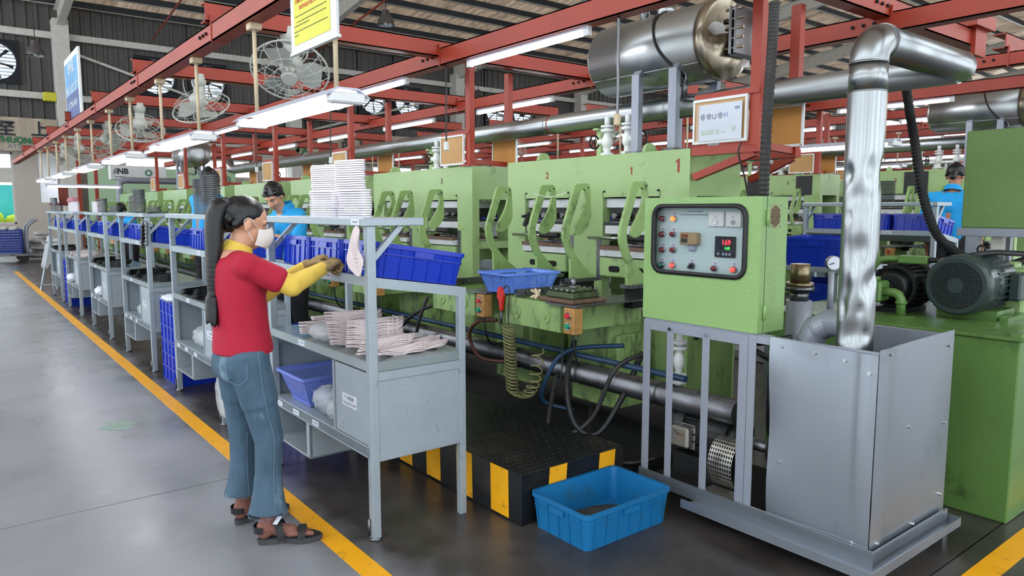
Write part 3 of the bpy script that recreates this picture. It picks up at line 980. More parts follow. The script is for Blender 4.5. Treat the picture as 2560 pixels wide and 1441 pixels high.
        for y in (c - .305, c + .17):
            am = MB().prism([(x - 3.4, z) for x, z in prof], y, y + .02, 'xz').build('lifting_arm', 'arm_green', t)
            MB().box(-.35, -.13, y - .03, y + .05, 1.045, 1.066).build('foot_plate', 'steel_dark', am)
            MB().box(-.32, -.16, y - .02, y + .04, .93, 1.045).build('foot_block', 'black_paint', am)
            MB().cyl((-.20, y - .002, 1.632), (-.20, y + .022, 1.632), .006, n=6).build('pin_hole', 'black_paint', am)
    for s, (lab, y, z, size) in enumerate(nums):
        if lab == '1':
            h = size * .72
            MB().prism([(y - q[0] * h, z + q[1] * h) for q in ((-.02, -.5), (.18, -.5), (.18, .5), (.02, .5), (-.02, .42), (-.17, .33), (-.17, .2), (-.02, .25))], -.0015, 0, 'yz').build('number', ncol, t)
        else: text('number', lab, size, ncol, (-.0015, y, z), FX, t, .0016)
    for y in (.35, 1.35):
        MB().prism([(.05 + .055 * math.cos(q), 1.845 + .055 * math.sin(q)) for q in [k * PI / 8 for k in range(9)]], y - .012, y + .012, 'xz').build('lifting_lug', 'press_green', t)
    return t
pr1 = make_press([('1', .452, 1.735, .068), ('1', .088, 1.752, .11), ('2', 1.25, 1.732, .062)], 'number_red')
pr2 = make_press([('3', .452, 1.735, .062)], 'number_dark')
PRY = [2.68 + 2.18 * k for k in range(8)]
used = set()
for r in range(3):
    for i, y in enumerate(PRY):
        if (r == 1 and i > 5) or (r == 2 and i > 3): continue
        src = pr1 if (i == 0) else pr2
        o = copy_tree(src) if src.name in used else src
        used.add(src.name)
        o.location = (3.4 + DX * r, y + DY * r, DZ * r)
        if r == 0 and i == 0: lab = 'green press with red numbers 1, 1 and 2 beside the control cabinet'
        elif r == 0 and i == 1: lab = 'green press marked 3, next beyond the press with red numbers'
        else: lab = f'{ORD[i]} green press of the {LINE[r]}, counted from its control cabinet end'
        o['label'] = lab
# the wall-side plinth under the second and third lines
for r in (1, 2):
    tag(MB().box(6.2 + DX * (r - 1), 10.4 + DX * (r - 1), 1.15, 21, 0, DZ * r, .01).build('plinth', 'concrete_floor', base=(8.3 + DX * (r - 1), 11, 0)), f'low concrete plinth under the {LINE[r]}', 'plinth', kind='structure')

# mould lying on the nearest tray with a tied rag
t = thing('loose_mould', 'dark green bolted mould lying on the tray of the nearest press', 'mould', (2.66, 2.98, .992))
MB().box(2.60, 2.86, 2.80, 3.08, .992, 1.012, .004).build('carrier_board', 'platen_rust', t)
MB().box(2.63, 2.84, 2.83, 3.05, 1.012, 1.045, .008).box(2.66, 2.82, 2.86, 3.02, 1.045, 1.062, .006).build('mould_body', 'mould_green', t)
mb = MB()
for k in range(5):
    mb.cyl((2.655, 2.85 + .045 * k, 1.045), (2.655, 2.85 + .045 * k, 1.066), .008, n=8); mb.cyl((2.825, 2.85 + .045 * k, 1.045), (2.825, 2.85 + .045 * k, 1.066), .008, n=8)
mb.cyl((2.74, 2.94, 1.06), (2.74, 2.94, 1.12), .014, n=10).cyl((2.74, 2.94, 1.06), (2.74, 2.94, 1.075), .026, n=10)
mb.build('bolts', 'steel_dark', t)
rg = MB()
for k in range(7): rg.cap((2.62, 3.10, 1.02), (2.61 + .026 * math.cos(k), 3.11 + .024 * math.sin(k), 1.003 + .04 * (k % 2)), .008, .010)
blob('rag', rg, 'rod_cream', t, .004, 2)

# ------------------------------------------------------------------ pipes and hoses along the presses
def pipe(name, label, cat, pts, r, m, n=14, bands=(), bm=None):
    t = thing(name, label, cat, pts[0])
    MB().tube(pts, r, n).build('pipe_run', m, t)
    for p0, p1, rr in bands: MB().cyl(p0, p1, rr, n=n).build('joint_band', bm or m, t)
    return t
pipe('steam_pipe', 'large dull steel pipe running low beneath the press tables', 'pipe', [(3.0, 2.03, .505), (3.0, 18.5, .505)], .064, 'steel_dark', 20,
     [((3.0, 2.5 + .62 * k, .505), (3.0, 2.515 + .62 * k, .505), .0665) for k in range(14)])
pipe('air_pipe', 'thin dark blue air pipe running above the low steam pipe', 'pipe', [(2.93, 2.3, .635), (2.93, 18, .635)], .017, 'hose_blue', 10)
for i, (m, pts) in enumerate([
        ('black_rubber', [(2.9, 3.1, .72), (2.75, 3.0, .5), (2.72, 2.9, .3), (2.8, 2.8, .25), (2.95, 2.75, .45), (3.05, 2.7, .7)]),
        ('hose_blue', [(2.95, 2.75, .74), (2.8, 3.05, .68), (2.72, 3.15, .5), (2.75, 3.2, .36), (2.9, 3.1, .3)]),
        ('hose_grey', [(2.9, 3.25, .5), (2.7, 3.1, .24), (2.68, 2.95, .22), (2.78, 2.82, .34), (2.85, 2.72, .62), (3.0, 2.66, .7)]),
        ('hose_brown', [(2.72, 3.62, .8), (2.66, 3.75, .78), (2.7, 3.9, .66), (2.75, 3.85, .52), (2.85, 3.7, .5)]),
        ('black_rubber', [(2.8, 4.5, .8), (2.72, 4.65, .72), (2.7, 4.8, .6), (2.76, 4.75, .5), (2.9, 4.6, .55)]),
        ('hose_grey', [(2.78, 4.55, .86), (2.74, 4.6, .7), (2.76, 4.7, .5), (2.85, 4.8, .35)]),
        ('black_rubber', [(2.9, 2.95, .35), (2.75, 2.8, .2), (2.8, 2.6, .14), (2.95, 2.5, .16)])]):
    tag(MB().tube(spline(pts, 8), .013 if i != 0 else .017, 8).build('hose', m, base=pts[0]),
        ['thick black hose looping before the low steam pipe by the nearest press', 'dark blue hose curling over the low steam pipe', 'long grey hose drooping to the floor below the nearest table',
         'brown hose bending down below the blue basket', 'black hose arching under the second press', 'thin grey hose hanging under the second press', 'black hose trailing on the floor before the bed of the press'][i], 'hose', 'hoses under the presses')
# coiled air hose and its red gun at the corner of the nearest table
pts = []
n = 420
for k in range(n + 1):
    s = k / n
    if s < .62:
        q = s / .62
        c = Vector((2.575, 3.315 - .035 * q, .81 - .37 * q))
    else:
        q = (s - .62) / .38
        c = Vector((2.575 + .05 * q, 3.28 - .12 * math.sin(q * PI * .62) - .06 * q, .44 - .06 * math.sin(q * PI * .9) + .28 * q * q))
    a = 2 * PI * s * 30
    pts.append(c + Vector((.034 * math.cos(a), .034 * math.sin(a), .006 * math.sin(a))))
tag(MB().tube(pts, .005, 6).build('coiled_hose', 'coil_olive', base=(2.575, 3.3, .81)), 'olive coiled air hose hanging from the corner of the nearest press table', 'hose')
t = thing('air_gun', 'red air gun hung on the corner of the nearest press table', 'air gun', (2.585, 3.385, .93))
MB().prism([(3.37, .99), (3.385, 1.03), (3.405, 1.04), (3.425, 1.02), (3.425, .97), (3.41, .96), (3.40, .90), (3.385, .90)], 2.572, 2.59, 'yz').build('body', 'gun_red', t)
MB().cyl((2.58, 3.393, .9), (2.58, 3.393, .82), .007, n=8).build('nozzle', 'steel_dark', t)
MB().tube(spline([(2.58, 3.37, 1.03), (2.575, 3.34, 1.05), (2.575, 3.31, 1.03), (2.575, 3.32, .9), (2.575, 3.315, .82)], 5), .004, 6).build('lead', 'hose_grey', t)
tag(MB().tube(spline([(2.62, 2.9, .8), (2.60, 2.88, .6), (2.58, 2.92, .5)], 5), .004, 6).build('cable', 'black_rubber', base=(2.62, 2.9, .8)), 'thin black cable dangling below the nearest press table', 'cable')

# step platform with hazard stripes
t = thing('step_platform', 'long black step with yellow hazard stripes in front of the presses', 'platform', (2.06, 2.56, 0))
MB().box(2.06, 2.76, 2.56, 18.0, .0, .255, .004).build('platform_box', 'step_black', t)
for k, y in enumerate([2.65 + .305 * j for j in range(30)]):
    MB().add([(2.0585, y, .012), (2.0585, y + .145, .012), (2.0585, y + .15, .25), (2.0585, y + .005, .25)], [(0, 1, 2, 3)]).build('hazard_stripe', 'hazard_yellow', t)
for x in (2.22, 2.56):
    MB().add([(x, 2.5585, .012), (x + .115, 2.5585, .012), (x + .135, 2.5585, .25), (x + .02, 2.5585, .25)], [(0, 1, 2, 3)]).build('hazard_stripe', 'hazard_yellow', t)
pl = MB()
for i in range(24):
    for j in range(60):
        x, y = 2.09 + i * .028, 2.6 + j * .045
        a = PI / 4 if (i + j) % 2 else -PI / 4
        dx, dy = .010 * math.cos(a), .010 * math.sin(a)
        nx, ny = -.003 * math.sin(a), .003 * math.cos(a)
        pl.add([(x - dx - nx, y - dy - ny, .2552), (x + dx - nx, y + dy - ny, .2552), (x + dx + nx, y + dy + ny, .2552), (x - dx + nx, y - dy + ny, .2552), (x, y, .2585)], [(0, 1, 4), (1, 2, 4), (2, 3, 4), (3, 0, 4)])
o = pl.build('tread_pattern', 'step_black', t); o['kind'] = 'stuff'

for r in (1, 2):
    t2 = thing('step_platform', f'dark step in front of the presses of the {LINE[r]}', 'platform', (2.06 + DX * r, 2.61, DZ * r))
    MB().box(2.06 + DX * r, 2.76 + DX * r, 2.61, 16.0, DZ * r, DZ * r + .255, .004).build('platform_box', 'step_black', t2)
# ------------------------------------------------------------------ steam tank on legs, long duct, valves
def make_tank():
    """local origin under the tank's near end, on the press top"""
    t = thing('steam_tank', '', 'tank', (0, 0, 0), 'steam tanks over the presses')
    R, z = .235, .66
    MB().tube([(0, .06, z), (0, .94, z)], R, 40).build('drum', 'steel_duct', t)
    b = MB()
    prof = [(.06, R + .004), (.0, R + .004), (-.008, R * .97), (-.016, R * .6), (-.010, R * .35), (-.02, .01)]
    b.tube([(0, y, z) for y, r in prof], [r for y, r in prof], 40).build('end_cap', 'steel_burnt', t)
    MB().tube([(0, .94, z), (0, .97, z), (0, .98, z)], [R, R * .9, R * .3], 32).build('plain_cap', 'steel_duct', t)
    c = MB()
    for dz in (-.08, .09): c.cyl((-.03, -.01, z + dz), (-.03, -.10, z + dz), .017, n=12)
    c.build('nozzle', 'steel_burnt', t)
    fl_ = MB()
    for y in (-.10, -.135): fl_.box(-.13, .13, y - .022, y, z - .13, z + .15, .01)
    fl_.build('flange', 'steel', t)
    fb = MB()
    for k in range(10):
        a = 2 * PI * k / 10
        fb.cyl((-.11 if k % 2 else .11, -.075, z - .115 + .027 * k), (-.11 if k % 2 else .11, -.195, z - .115 + .027 * k), .009, n=6)
    fb.build('flange_bolts', 'steel_burnt', t)
    MB().box(-.186, -.176, .06, .94, z - .152, z - .147).build('seam', 'steel_dark', t)
    for x in (-.2, .2):
        for y in (.22, .52):
            MB().box(x - .02, x + .02, y - .03, y + .03, .02, .50).bar((x, y, .49), (x * .8, y, .53), .06, .04).build('tank_leg', 'guard_grey', t)
            MB().box(x - .05, x + .05, y - .05, y + .05, 0, .02).build('foot_plate', 'steel_dark', t)
    MB().cyl((-.03, .62, z + R - .01), (-.03, .62, z + R + .12), .03, n=12).cyl((.04, .5, z + R - .01), (.04, .5, z + R + .07), .06, n=16).build('top_stub', 'steel', t)
    MB().tube(spline([(-.05, .42, z + R + .0), (-.19, .40, z + .16), (-.245, .34, z), (-.22, .26, z - .12), (-.15, .18, z - .2)], 6), .008, 8).build('wrapped_cable', 'black_rubber', t)
    v = MB().cyl((-.13, .2, z - .2), (-.13, .2, z - .34), .02, n=10).ring((-.17, .2, z - .22), .045, .007, 'x', 20).cyl((-.17, .2, z - .22), (-.13, .2, z - .22), .008, n=8)
    v.tube(spline([(-.13, .2, z - .34), (-.12, .1, z - .35), (-.1, -.15, z - .33), (.1, -.3, z - .28)], 6), .018, 8)
    v.build('drain_valve', 'steel_dark', t)
    return t
tk = make_tank()
tk.location = (3.76, 2.72, 1.85)
tk['label'] = 'shiny steel steam tank on grey legs above the nearest press'
clone(tk, (3.76 + DX, 2.72 + DY, 1.85 + DZ), 'steel steam tank above the second line, cut off by the picture edge')
clone(tk, (3.76, 15.0, 1.85), 'steel steam tank above the far presses of the front line', rot=(0, 0, PI))
def duct_line(r):
    ox, oy, oz = DX * r, DY * r, DZ * r
    t = thing('exhaust_duct', ['long round steel duct running above the front line of presses', 'long round steel duct above the second line of presses', 'round steel duct above the third line of presses'][r], 'duct', (3.85 + ox, 6, 2.155 + oz), 'round ducts over the lines', 'thing')
    end = 1.467 if r == 0 else .8
    MB().tube([(3.85 + ox, end + oy, 2.165 + oz), (3.85 + ox, 12.3 + oy, 2.145 + oz)], .073, 24).build('duct_run', 'steel_duct', t)
    for k in range(9):
        y = 3.2 + 1.22 * k
        MB().cyl((3.85 + ox, y + oy, 2.155 + oz), (3.85 + ox, y + .012 + oy, 2.155 + oz), .0755, n=24).build('joint_band', 'steel_duct', t)
    for y in (3.86, 6.2, 8.5, 10.7):
        MB().box(3.835 + ox, 3.865 + ox, y + oy - .02, y + oy + .02, 1.845 + oz, 2.085 + oz).box(3.80 + ox, 3.90 + ox, y + oy - .025, y + oy + .025, 2.07 + oz, 2.085 + oz).build('duct_support', 'press_green', t)
    MB().tube([(3.85 + ox, 12.3 + oy, 2.145 + oz), (3.82 + ox, 12.42 + oy, 2.16 + oz), (3.8 + ox, 12.46 + oy, 2.3 + oz)], .075, 20).build('end_elbow', 'steel', t)
    if r == 0:
        MB().cyl((3.85, 4.38, 2.16), (3.85, 4.39, 2.16), .076, n=24).build('red_ring', 'red_oxide', t)
    return t
for r in range(3): duct_line(r)

def valve_proto():
    t = thing('steam_valve', '', 'valve', (0, 0, 0), 'white steam valves on the presses')
    b = MB().cyl((0, 0, .0), (0, 0, .02), .045, n=18).cyl((0, 0, .16), (0, 0, .18), .045, n=18).cyl((0, 0, .19), (0, 0, .205), .045, n=18)
    b.build('flange', 'white_paint', t)
    blob('body', MB().cap((0, 0, .01), (0, 0, .19), .026, .026).ell((0, 0, .095), (.04, .04, .05)).cap((0, 0, .1), (0, .075, .1), .024, .02), 'white_paint', t, .006, 2)
    MB().cyl((0, .07, .1), (0, .13, .1), .007, n=8).build('spindle', 'steel_dark', t)
    w = MB().ring((0, .125, .1), .045, .007, 'y', 24)
    for k in range(5): w.bar((0, .125, .1), (.045 * math.cos(k * 1.257), .125, .1 + .045 * math.sin(k * 1.257)), .008, .006, (0, 1, 0))
    w.build('handwheel', 'black_rubber', t)
    MB().cyl((0, 0, -.012), (0, 0, .0), .02, n=10).build('pipe_stub', 'white_paint', t)
    MB().cyl((0, 0, .205), (0, 0, .26), .02, n=10).build('pipe_stub', 'white_paint', t)
    return t
vp = valve_proto()
first = True
for r in range(3):
    for i, y in enumerate(PRY[:5 if r == 0 else 3]):
        for k, (dv, ry) in enumerate(((.88, 0), (.69, PI))):
            o = vp if first else copy_tree(vp)
            first = False
            o.location = (3.62 + DX * r, y + dv + DY * r, 1.86 + DZ * r)
            o.rotation_euler = (0, 0, ry)
            o['label'] = f'{"farther" if k == 0 else "nearer"} white steam valve of two on the {ORD[i]} press, {LINE[r]}'

# ================================================================== FLUORESCENT LAMPS
def lamp_single():
    t = thing('tube_lamp', '', 'lamp', (0, 0, 0), 'tube lamps on the red beams')
    MB().box(-.022, .022, -.64, .64, .018, .05, .006).build('housing', 'lamp_housing', t)
    MB().cyl((0, -.6, 0), (0, .6, 0), .015, n=12).build('tube', 'tube_light', t)
    MB().box(-.018, .018, -.645, -.60, -.02, .04, .004).box(-.018, .018, .60, .645, -.02, .04, .004).build('socket', 'white_paint', t)
    return t
def lamp_double():
    t = thing('hanging_lamp', '', 'lamp', (0, 0, 0), 'hanging double tube lamps over the workbenches')
    MB().prism([(-.11, .01), (-.05, .05), (.05, .05), (.11, .01), (.105, .01), (.048, .042), (-.048, .042), (-.105, .01)], -.66, .66, 'xz').build('reflector', 'lamp_housing', t)
    for x in (-.055, .055):
        MB().cyl((x, -.6, 0), (x, .6, 0), .015, n=12).build('tube', 'tube_light', t)
    for y in (-.63, .63):
        MB().box(-.085, .085, y - .03, y + .03, -.018, .03, .008).build('end_block', 'white_paint', t)
        MB().cyl((0, y * .85, .045), (0, y * .85, .57), .012, n=8).build('drop_rod', 'rod_cream', t)
        MB().box(-.035, .035, y * .85 - .035, y * .85 + .035, .52, .56, .005).build('clamp_box', 'rod_cream', t)
    return t
ld = lamp_double(); ls = lamp_single()
f1 = f2 = True
for r in range(3):
    for i in range(6):
        o = ld if f1 else copy_tree(ld); f1 = False
        o.location = (1.47 + DX * r, 3.72 + 2.27 * i + DY * r, 1.99 + DZ * r)
        o['label'] = f'{ORD[i]} hanging double tube lamp over the workbenches of the {LINE[r]}'
    for nm, x in (('before', 3.15), ('behind', 4.78)):
        for i in range(6):
            o = ls if f2 else copy_tree(ls); f2 = False
            o.location = (x + DX * r, 3.9 + 2.18 * i + DY * r, 2.56 + DZ * r)
            o['label'] = f'{ORD[i]} single tube lamp on the red beam {nm} the presses of the {LINE[r]}'
for k in range(3):
    x = 17.9 + 5.4 * k
    t = thing('red_beam', f'red steel beam over the {("fourth", "fifth", "sixth")[k]} line of machines', 'beam', (x, 10, 2.7), 'red beams along the lines', 'structure')
    mb = MB(); channel(mb, (x, 2.5, 2.70 + .1 * k), (x, 19, 2.70 + .1 * k), .1, .13); mb.build('section', 'red_oxide', t)
    for q in range(5): MB().box(x + 1.2, x + 1.25, 3.5 + 3.2 * q, 3.55 + 3.2 * q, 0, 2.75).build('post', 'red_oxide', t); MB().box(x - 2, x + 2.5, 3.5 + 3.2 * q, 3.6 + 3.2 * q, 2.83 + .1 * k, 2.93 + .1 * k).build('cross_section', 'red_oxide', t)
# lamps of the lines farther off and the violet lamp across the aisle end
for k in range(3):
    for i in range(5):
        o = copy_tree(ls)
        o.location = (17.9 + 5.4 * k, 4.5 + 3.2 * i, 2.65 + .1 * k)
        o['label'] = f'{ORD[i]} single tube lamp over the {("fourth", "fifth", "sixth")[k]} line of machines'
o = clone(ls, (2.2, 16.2, 1.92), 'violet-white tube lamp hanging crosswise at the far end of the workbenches', rot=(0, 0, PI / 2))
for c in o.children:
    if c.name.startswith('tube'):
        c.data = c.data.copy(); c.data.materials[0] = MATS['tube_violet']

# ================================================================== ORBIT FANS
def make_fan():
    t = thing('orbit_fan', '', 'fan', (0, 0, 0), 'white orbit fans under the cross beams')
    MB().tube([(0, 0, .26), (0, 0, .20), (0, 0, .15)], [.06, .065, .05], 16).box(-.045, .045, -.035, .035, .06, .16, .01).build('mount', 'fan_white', t)
    R = Matrix.Rotation(math.radians(-38), 3, 'X') @ Matrix.Rotation(math.radians(8), 3, 'Y')
    def T(p): return R @ Vector(p)
    m = MB()
    m.tube([T((0, 0, .1)), T((0, 0, .07)), T((0, 0, .0)), T((0, 0, -.02))], [.04, .075, .075, .05], 16).build('motor_housing', 'fan_white', t)
    MB().tube([T((0, 0, -.10)), T((0, 0, -.125))], [.058, .05], 20).build('hub_badge', 'fan_white', t)
    MB().cyl(T((0, 0, -.02)), T((0, 0, -.07)), .035, n=14).build('hub', 'fan_white', t)
    c = MB()
    for r, z in ((.255, -.04), (.16, -.105), (.10, -.115), (.2, .04)):
        c.tube([T((r * math.cos(a), r * math.sin(a), z)) for a in [2 * PI * k / 40 for k in range(40)]], .0065 if r > .25 else .0028, 6, closed=True)
    for k in range(16):
        a = 2 * PI * k / 16
        q = [(.06, -.12), (.15, -.107), (.22, -.08), (.255, -.04), (.225, .02), (.13, .06), (.06, .07)]
        c.tube([T((r * math.cos(a), r * math.sin(a), z)) for r, z in q], .0024, 5)
    c.build('cage', 'fan_white', t)
    for k in range(3):
        a0 = k * 2 * PI / 3
        v = []; f = []
        for i in range(6):
            r = .04 + .036 * i
            w = .25 + .55 * math.sin(PI * (i + .6) / 6.2)
            for s, zz in ((-1, -.02), (1, -.07)):
                a = a0 + s * w * .8
                v.append(T((r * math.cos(a), r * math.sin(a), zz)))
        for i in range(5): f.append([2 * i, 2 * i + 1, 2 * i + 3, 2 * i + 2])
        MB().add(v, f, True).build('blade', 'fan_blade', t)
    MB().tube(spline([(.05, .02, .22), (.12, .05, .2), (.11, .02, .08), (.06, 0, .03)], 5), .005, 6).build('cord', 'fan_white', t)
    return t
fn = make_fan()
FP = [((1.94, 4.92, 2.46), 'white orbit fan behind the yellow notice, nearest of the row over the workbenches', -.3), ((1.93, 7.1, 2.46), 'second white orbit fan over the workbenches', 2.6), ((1.86, 9.28, 2.44), 'third white orbit fan over the workbenches', 3.2),
      ((1.88, 11.46, 2.44), 'fourth white orbit fan over the workbenches', .9), ((1.80, 13.64, 2.44), 'fifth white orbit fan over the workbenches', 4), ((1.85, 15.82, 2.44), 'sixth white orbit fan over the workbenches', 4.4),
      ((7.35, 5.0, 2.52), 'white orbit fan over the second line by the black ribbed hose', 2), ((7.3, 7.1, 2.52), 'second white orbit fan over the second line', 1), ((7.3, 9.3, 2.52), 'third white orbit fan over the second line', 3.3), ((7.3, 11.5, 2.52), 'fourth white orbit fan over the second line', 5),
      ((12.8, 7.1, 2.62), 'white orbit fan over the third line of machines', 5)]
for i, (p, lab, rz) in enumerate(FP):
    o = fn if i == 0 else copy_tree(fn)
    o.location = p
    o.rotation_euler = (0, 0, rz)
    o['label'] = lab

# signs on the red beam over the workbenches
t = thing('notice_sign', 'yellow safety notice in a clear frame hanging under the near red beam', 'sign', (1.46, 3.36, 2.27))
X = 1.44
MB().box(X, X + .012, 3.10, 3.63, 2.27, 2.78).build('backing', 'sign_clear', t)
MB().box(X - .004, X + .016, 3.09, 3.64, 2.262, 2.275).build('edge_rail', 'white_paint', t)
MB().box(X - .002, X, 3.165, 3.585, 2.305, 2.76).build('sheet', 'sign_yellow', t)
MB().box(X - .003, X - .002, 3.52, 3.58, 2.56, 2.66).build('logo_field', 'paper', t)
MB().prism([(3.535, 2.645), (3.565, 2.645), (3.562, 2.60), (3.55, 2.575), (3.538, 2.60)], X - .004, X - .003, 'yz').build('logo_shield', 'sign_blue', t)
text('lettering', 'THÔNG BÁO', .045, 'ink_red', (X - .003, 3.35, 2.63), FX, t, .001)
MB().box(X - .003, X - .002, 3.17, 3.58, 2.54, 2.544).build('rule', 'ink_olive', t)
text('lettering', 'CẤM SỬ DỤNG KHÍ TỪ MÁY NÉN', .027, 'ink_red', (X - .003, 3.375, 2.507), FX, t, .0008, .92)
text('lettering', 'KHÍ PHUN VÀO CƠ THỂ', .027, 'ink_red', (X - .003, 3.38, 2.472), FX, t, .0008, .92)
mb = MB()
for y0, y1, z in ((3.20, 3.57, 2.437), (3.19, 3.55, 2.41), (3.40, 3.58, 2.393), (3.19, 3.58, 2.366), (3.53, 3.58, 2.348)):
    y = y1
    while y > y0 + .01:
        w = .008 + random.random() * .02
        mb.box(X - .003, X - .002, max(y0, y - w), y, z - .003, z + .003); y -= w + .005
mb.build('small_print', 'ink_olive', t)
t = thing('area_sign', 'tall blue area sign standing on the far part of the red beam', 'sign', (1.46, 11.1, 2.67))
X = 1.45
MB().box(X, X + .03, 10.55, 11.75, 2.67, 3.5, .004).build('board', 'white_paint', t)
MB().box(X - .003, X, 10.62, 11.7, 2.68, 2.998).build('lower_field', 'sign_blue', t)
MB().box(X - .003, X, 10.62, 11.7, 3.0, 3.42).build('upper_field', 'sign_sky', t)
text('lettering', '裁斷區', .17, 'ink_white', (X - .005, 11.15, 3.32), FX, t, .002)
text('lettering', 'KHU VỰC CẮT', .15, 'ink_white', (X - .005, 11.15, 3.05), FX, t, .002)
text('lettering', 'CUTTING AREA', .11, 'ink_white', (X - .005, 11.15, 2.86), FX, t, .001)
# ================================================================== CONTROL CABINET
t = thing('control_cabinet', 'bright green control cabinet with a glazed instrument panel', 'cabinet', (2.93, 2.16, .94))
CX = 2.82
mb = MB()
# door with a rounded window opening: four strips around it plus rounded corner pieces
y0, y1, z0, z1 = 1.83, 2.50, .945, 1.555
wy0, wy1, wz0, wz1 = 1.905, 2.435, 1.19, 1.512
mb.box(CX, CX + .02, y0, y1, z0, wz0).box(CX, CX + .02, y0, y1, wz1, z1).box(CX, CX + .02, y0, wy0, wz0, wz1).box(CX, CX + .02, wy1, y1, wz0, wz1)
rc = .05
for cy, cz, a in ((wy1, wz1, 0), (wy0, wz1, 90), (wy0, wz0, 180), (wy1, wz0, 270)):
    sy, sz = (-1 if cy == wy1 else 1), (-1 if cz == wz1 else 1)
    poly = [(cy, cz)]
    for k in range(7):
        q = math.radians(90 * k / 6)
        poly.append((cy + sy * rc * (1 - math.cos(q)), cz + sz * rc * (1 - math.sin(q))))
    mb.prism(poly, CX, CX + .02, 'yz')
mb.build('door', 'cabinet_green', t)
mb = MB()
mb.box(CX + .0205, 3.03, y0, y0 + .012, z0, z1 - .012).box(CX + .0205, 3.03, y1 - .012, y1, z0, z1 - .012).box(CX + .0205, 3.03, y0, y1, z1 - .0119, z1).box(CX + .0205, 3.018, y0 + .0121, y1 - .0121, z0, z0 + .012).box(3.018, 3.0299, y0 + .0121, y1 - .0121, z0 + .0121, z1 - .0121)
mb.build('body', 'cabinet_green', t)
o = rrect(wy0 - .012, wy1 + .012, wz0 - .012, wz1 + .012, .062)
i_ = rrect(wy0 + .008, wy1 - .008, wz0 + .008, wz1 - .008, .044)
g = MB(); n = len(o)
v = [(CX - .008, a, b) for a, b in o] + [(CX - .012, a, b) for a, b in i_] + [(CX + .01, a, b) for a, b in i_] + [(CX, a, b) for a, b in o]
f = []
for k in range(n):
    j = (k + 1) % n
    f += [[k, j, n + j, n + k], [n + k, n + j, 2 * n + j, 2 * n + k], [3 * n + k, 3 * n + j, j, k]]
g.add(v, f, True).build('window_gasket', 'black_rubber', t)
MB().prism(rrect(wy0 + .004, wy1 - .004, wz0 + .004, wz1 - .004, .045), CX + .002, CX + .004, 'yz').build('window_pane', 'glass', t)
pn = MB().box(CX + .05, CX + .055, y0 + .02, y1 - .02, 1.0, 1.54).build('instrument_panel', 'panel_pale', t)
PX = CX + .05
KP = 1.0225
def cy_(y): return y * KP
def cz_(z): return 1.5 + (z - 1.5) * KP
def plate(y, z, w=.034, h=.028): MB().box(PX - .001, PX, y - w / 2, y + w / 2, z - h / 2, z + h / 2).build('name_plate', 'paper', pn); MB().box(PX - .0015, PX - .001, y - .010, y + .010, z + .002, z + .006).box(PX - .0015, PX - .001, y - .008, y + .008, z - .005, z - .003).build('plate_print', 'ink_grey', pn)
for y, z, m in ((2.365, 1.451, 'lamp_red'), (2.296, 1.452, 'lamp_orange_lit'), (2.365, 1.375, 'lamp_red'), (2.299, 1.377, 'lamp_red'), (2.362, 1.299, 'lamp_red'), (2.296, 1.301, 'lamp_red'),
                (2.364, 1.223, 'lamp_green'), (2.297, 1.225, 'lamp_red_lit'), (2.052, 1.225, 'lamp_red'), (1.948, 1.226, 'lamp_red_lit')):
    y, z = cy_(y), cz_(z)
    plate(y, z + .022)
    MB().cyl((PX, y, z), (PX - .012, y, z), .0155, n=18).build('lamp_bezel', 'chrome', pn)
    MB().tube([(PX - .012, y, z), (PX - .024, y, z), (PX - .030, y, z)], [.0125, .011, .005], 14).build('indicator_lamp', m, pn)
plate(2.232, 1.245)
MB().cyl((PX, 2.232, 1.222), (PX - .012, 2.232, 1.222), .0165, n=18).build('selector_ring', 'steel_dark', pn)
MB().bar((PX - .018, 2.232 + .012, 1.222 - .008), (PX - .018, 2.232 - .012, 1.222 + .008), .009, .012, (1, 0, 0)).build('selector_knob', 'black_rubber', pn)
MB().box(PX - .035, PX, 2.187, 2.288, 1.326, 1.385, .004).build('timer_body', 'timer_tan', pn)
MB().box(PX - .037, PX - .035, 2.235, 2.275, 1.362, 1.377).build('timer_display', 'box_red', pn)
tk_ = MB()
for k in range(3): tk_.box(PX - .038, PX - .035, 2.24 + .013 * k, 2.249 + .013 * k, 1.337, 1.358)
tk_.build('timer_keys', 'ink', pn)
MB().box(PX - .02, PX, 2.21, 2.25, 1.297, 1.326, .004).build('timer_socket', 'paper_grey', pn)
for a, b_, s in ((2.052, 2.139, 'V'), (1.958, 2.041, 'A')):
    MB().box(PX - .012, PX, a, b_, 1.416, 1.489, .003).build('meter', 'white_paint', pn)
    MB().cyl((PX - .012, (a + b_) / 2, 1.437), (PX - .016, (a + b_) / 2, 1.437), .011, n=14).build('meter_screw', 'chrome', pn)
    text('meter_letter', s, .018, 'ink_grey', (PX - .0125, (a + b_) / 2, 1.462), FX, pn)
MB().box(PX - .002, PX, 2.147, 2.31, 1.47, 1.473).box(PX - .002, PX, 2.178, 2.27, 1.485, 1.489).build('panel_slots', 'ink_grey', pn)
ds = MB().box(PX - .012, PX, 1.987, 2.098, 1.274, 1.372, .003).build('temperature_controller', 'display_black', pn)
text('red_digits', '169', .034, 'led_red', (PX - .0128, 2.033, 1.343), FX, ds, .0006)
text('green_digits', '168', .021, 'led_green', (PX - .0128, 2.028, 1.317), FX, ds, .0002)
MB().box(PX - .0128, PX - .012, 1.994, 2.09, 1.304, 1.3045).build('rule', 'paper_grey', ds)
for y in (2.075, 2.048, 2.03, 2.012): MB().box(PX - .0135, PX - .012, y - .006, y + .006, 1.284, 1.296, .001).build('key', 'paper_grey', ds)
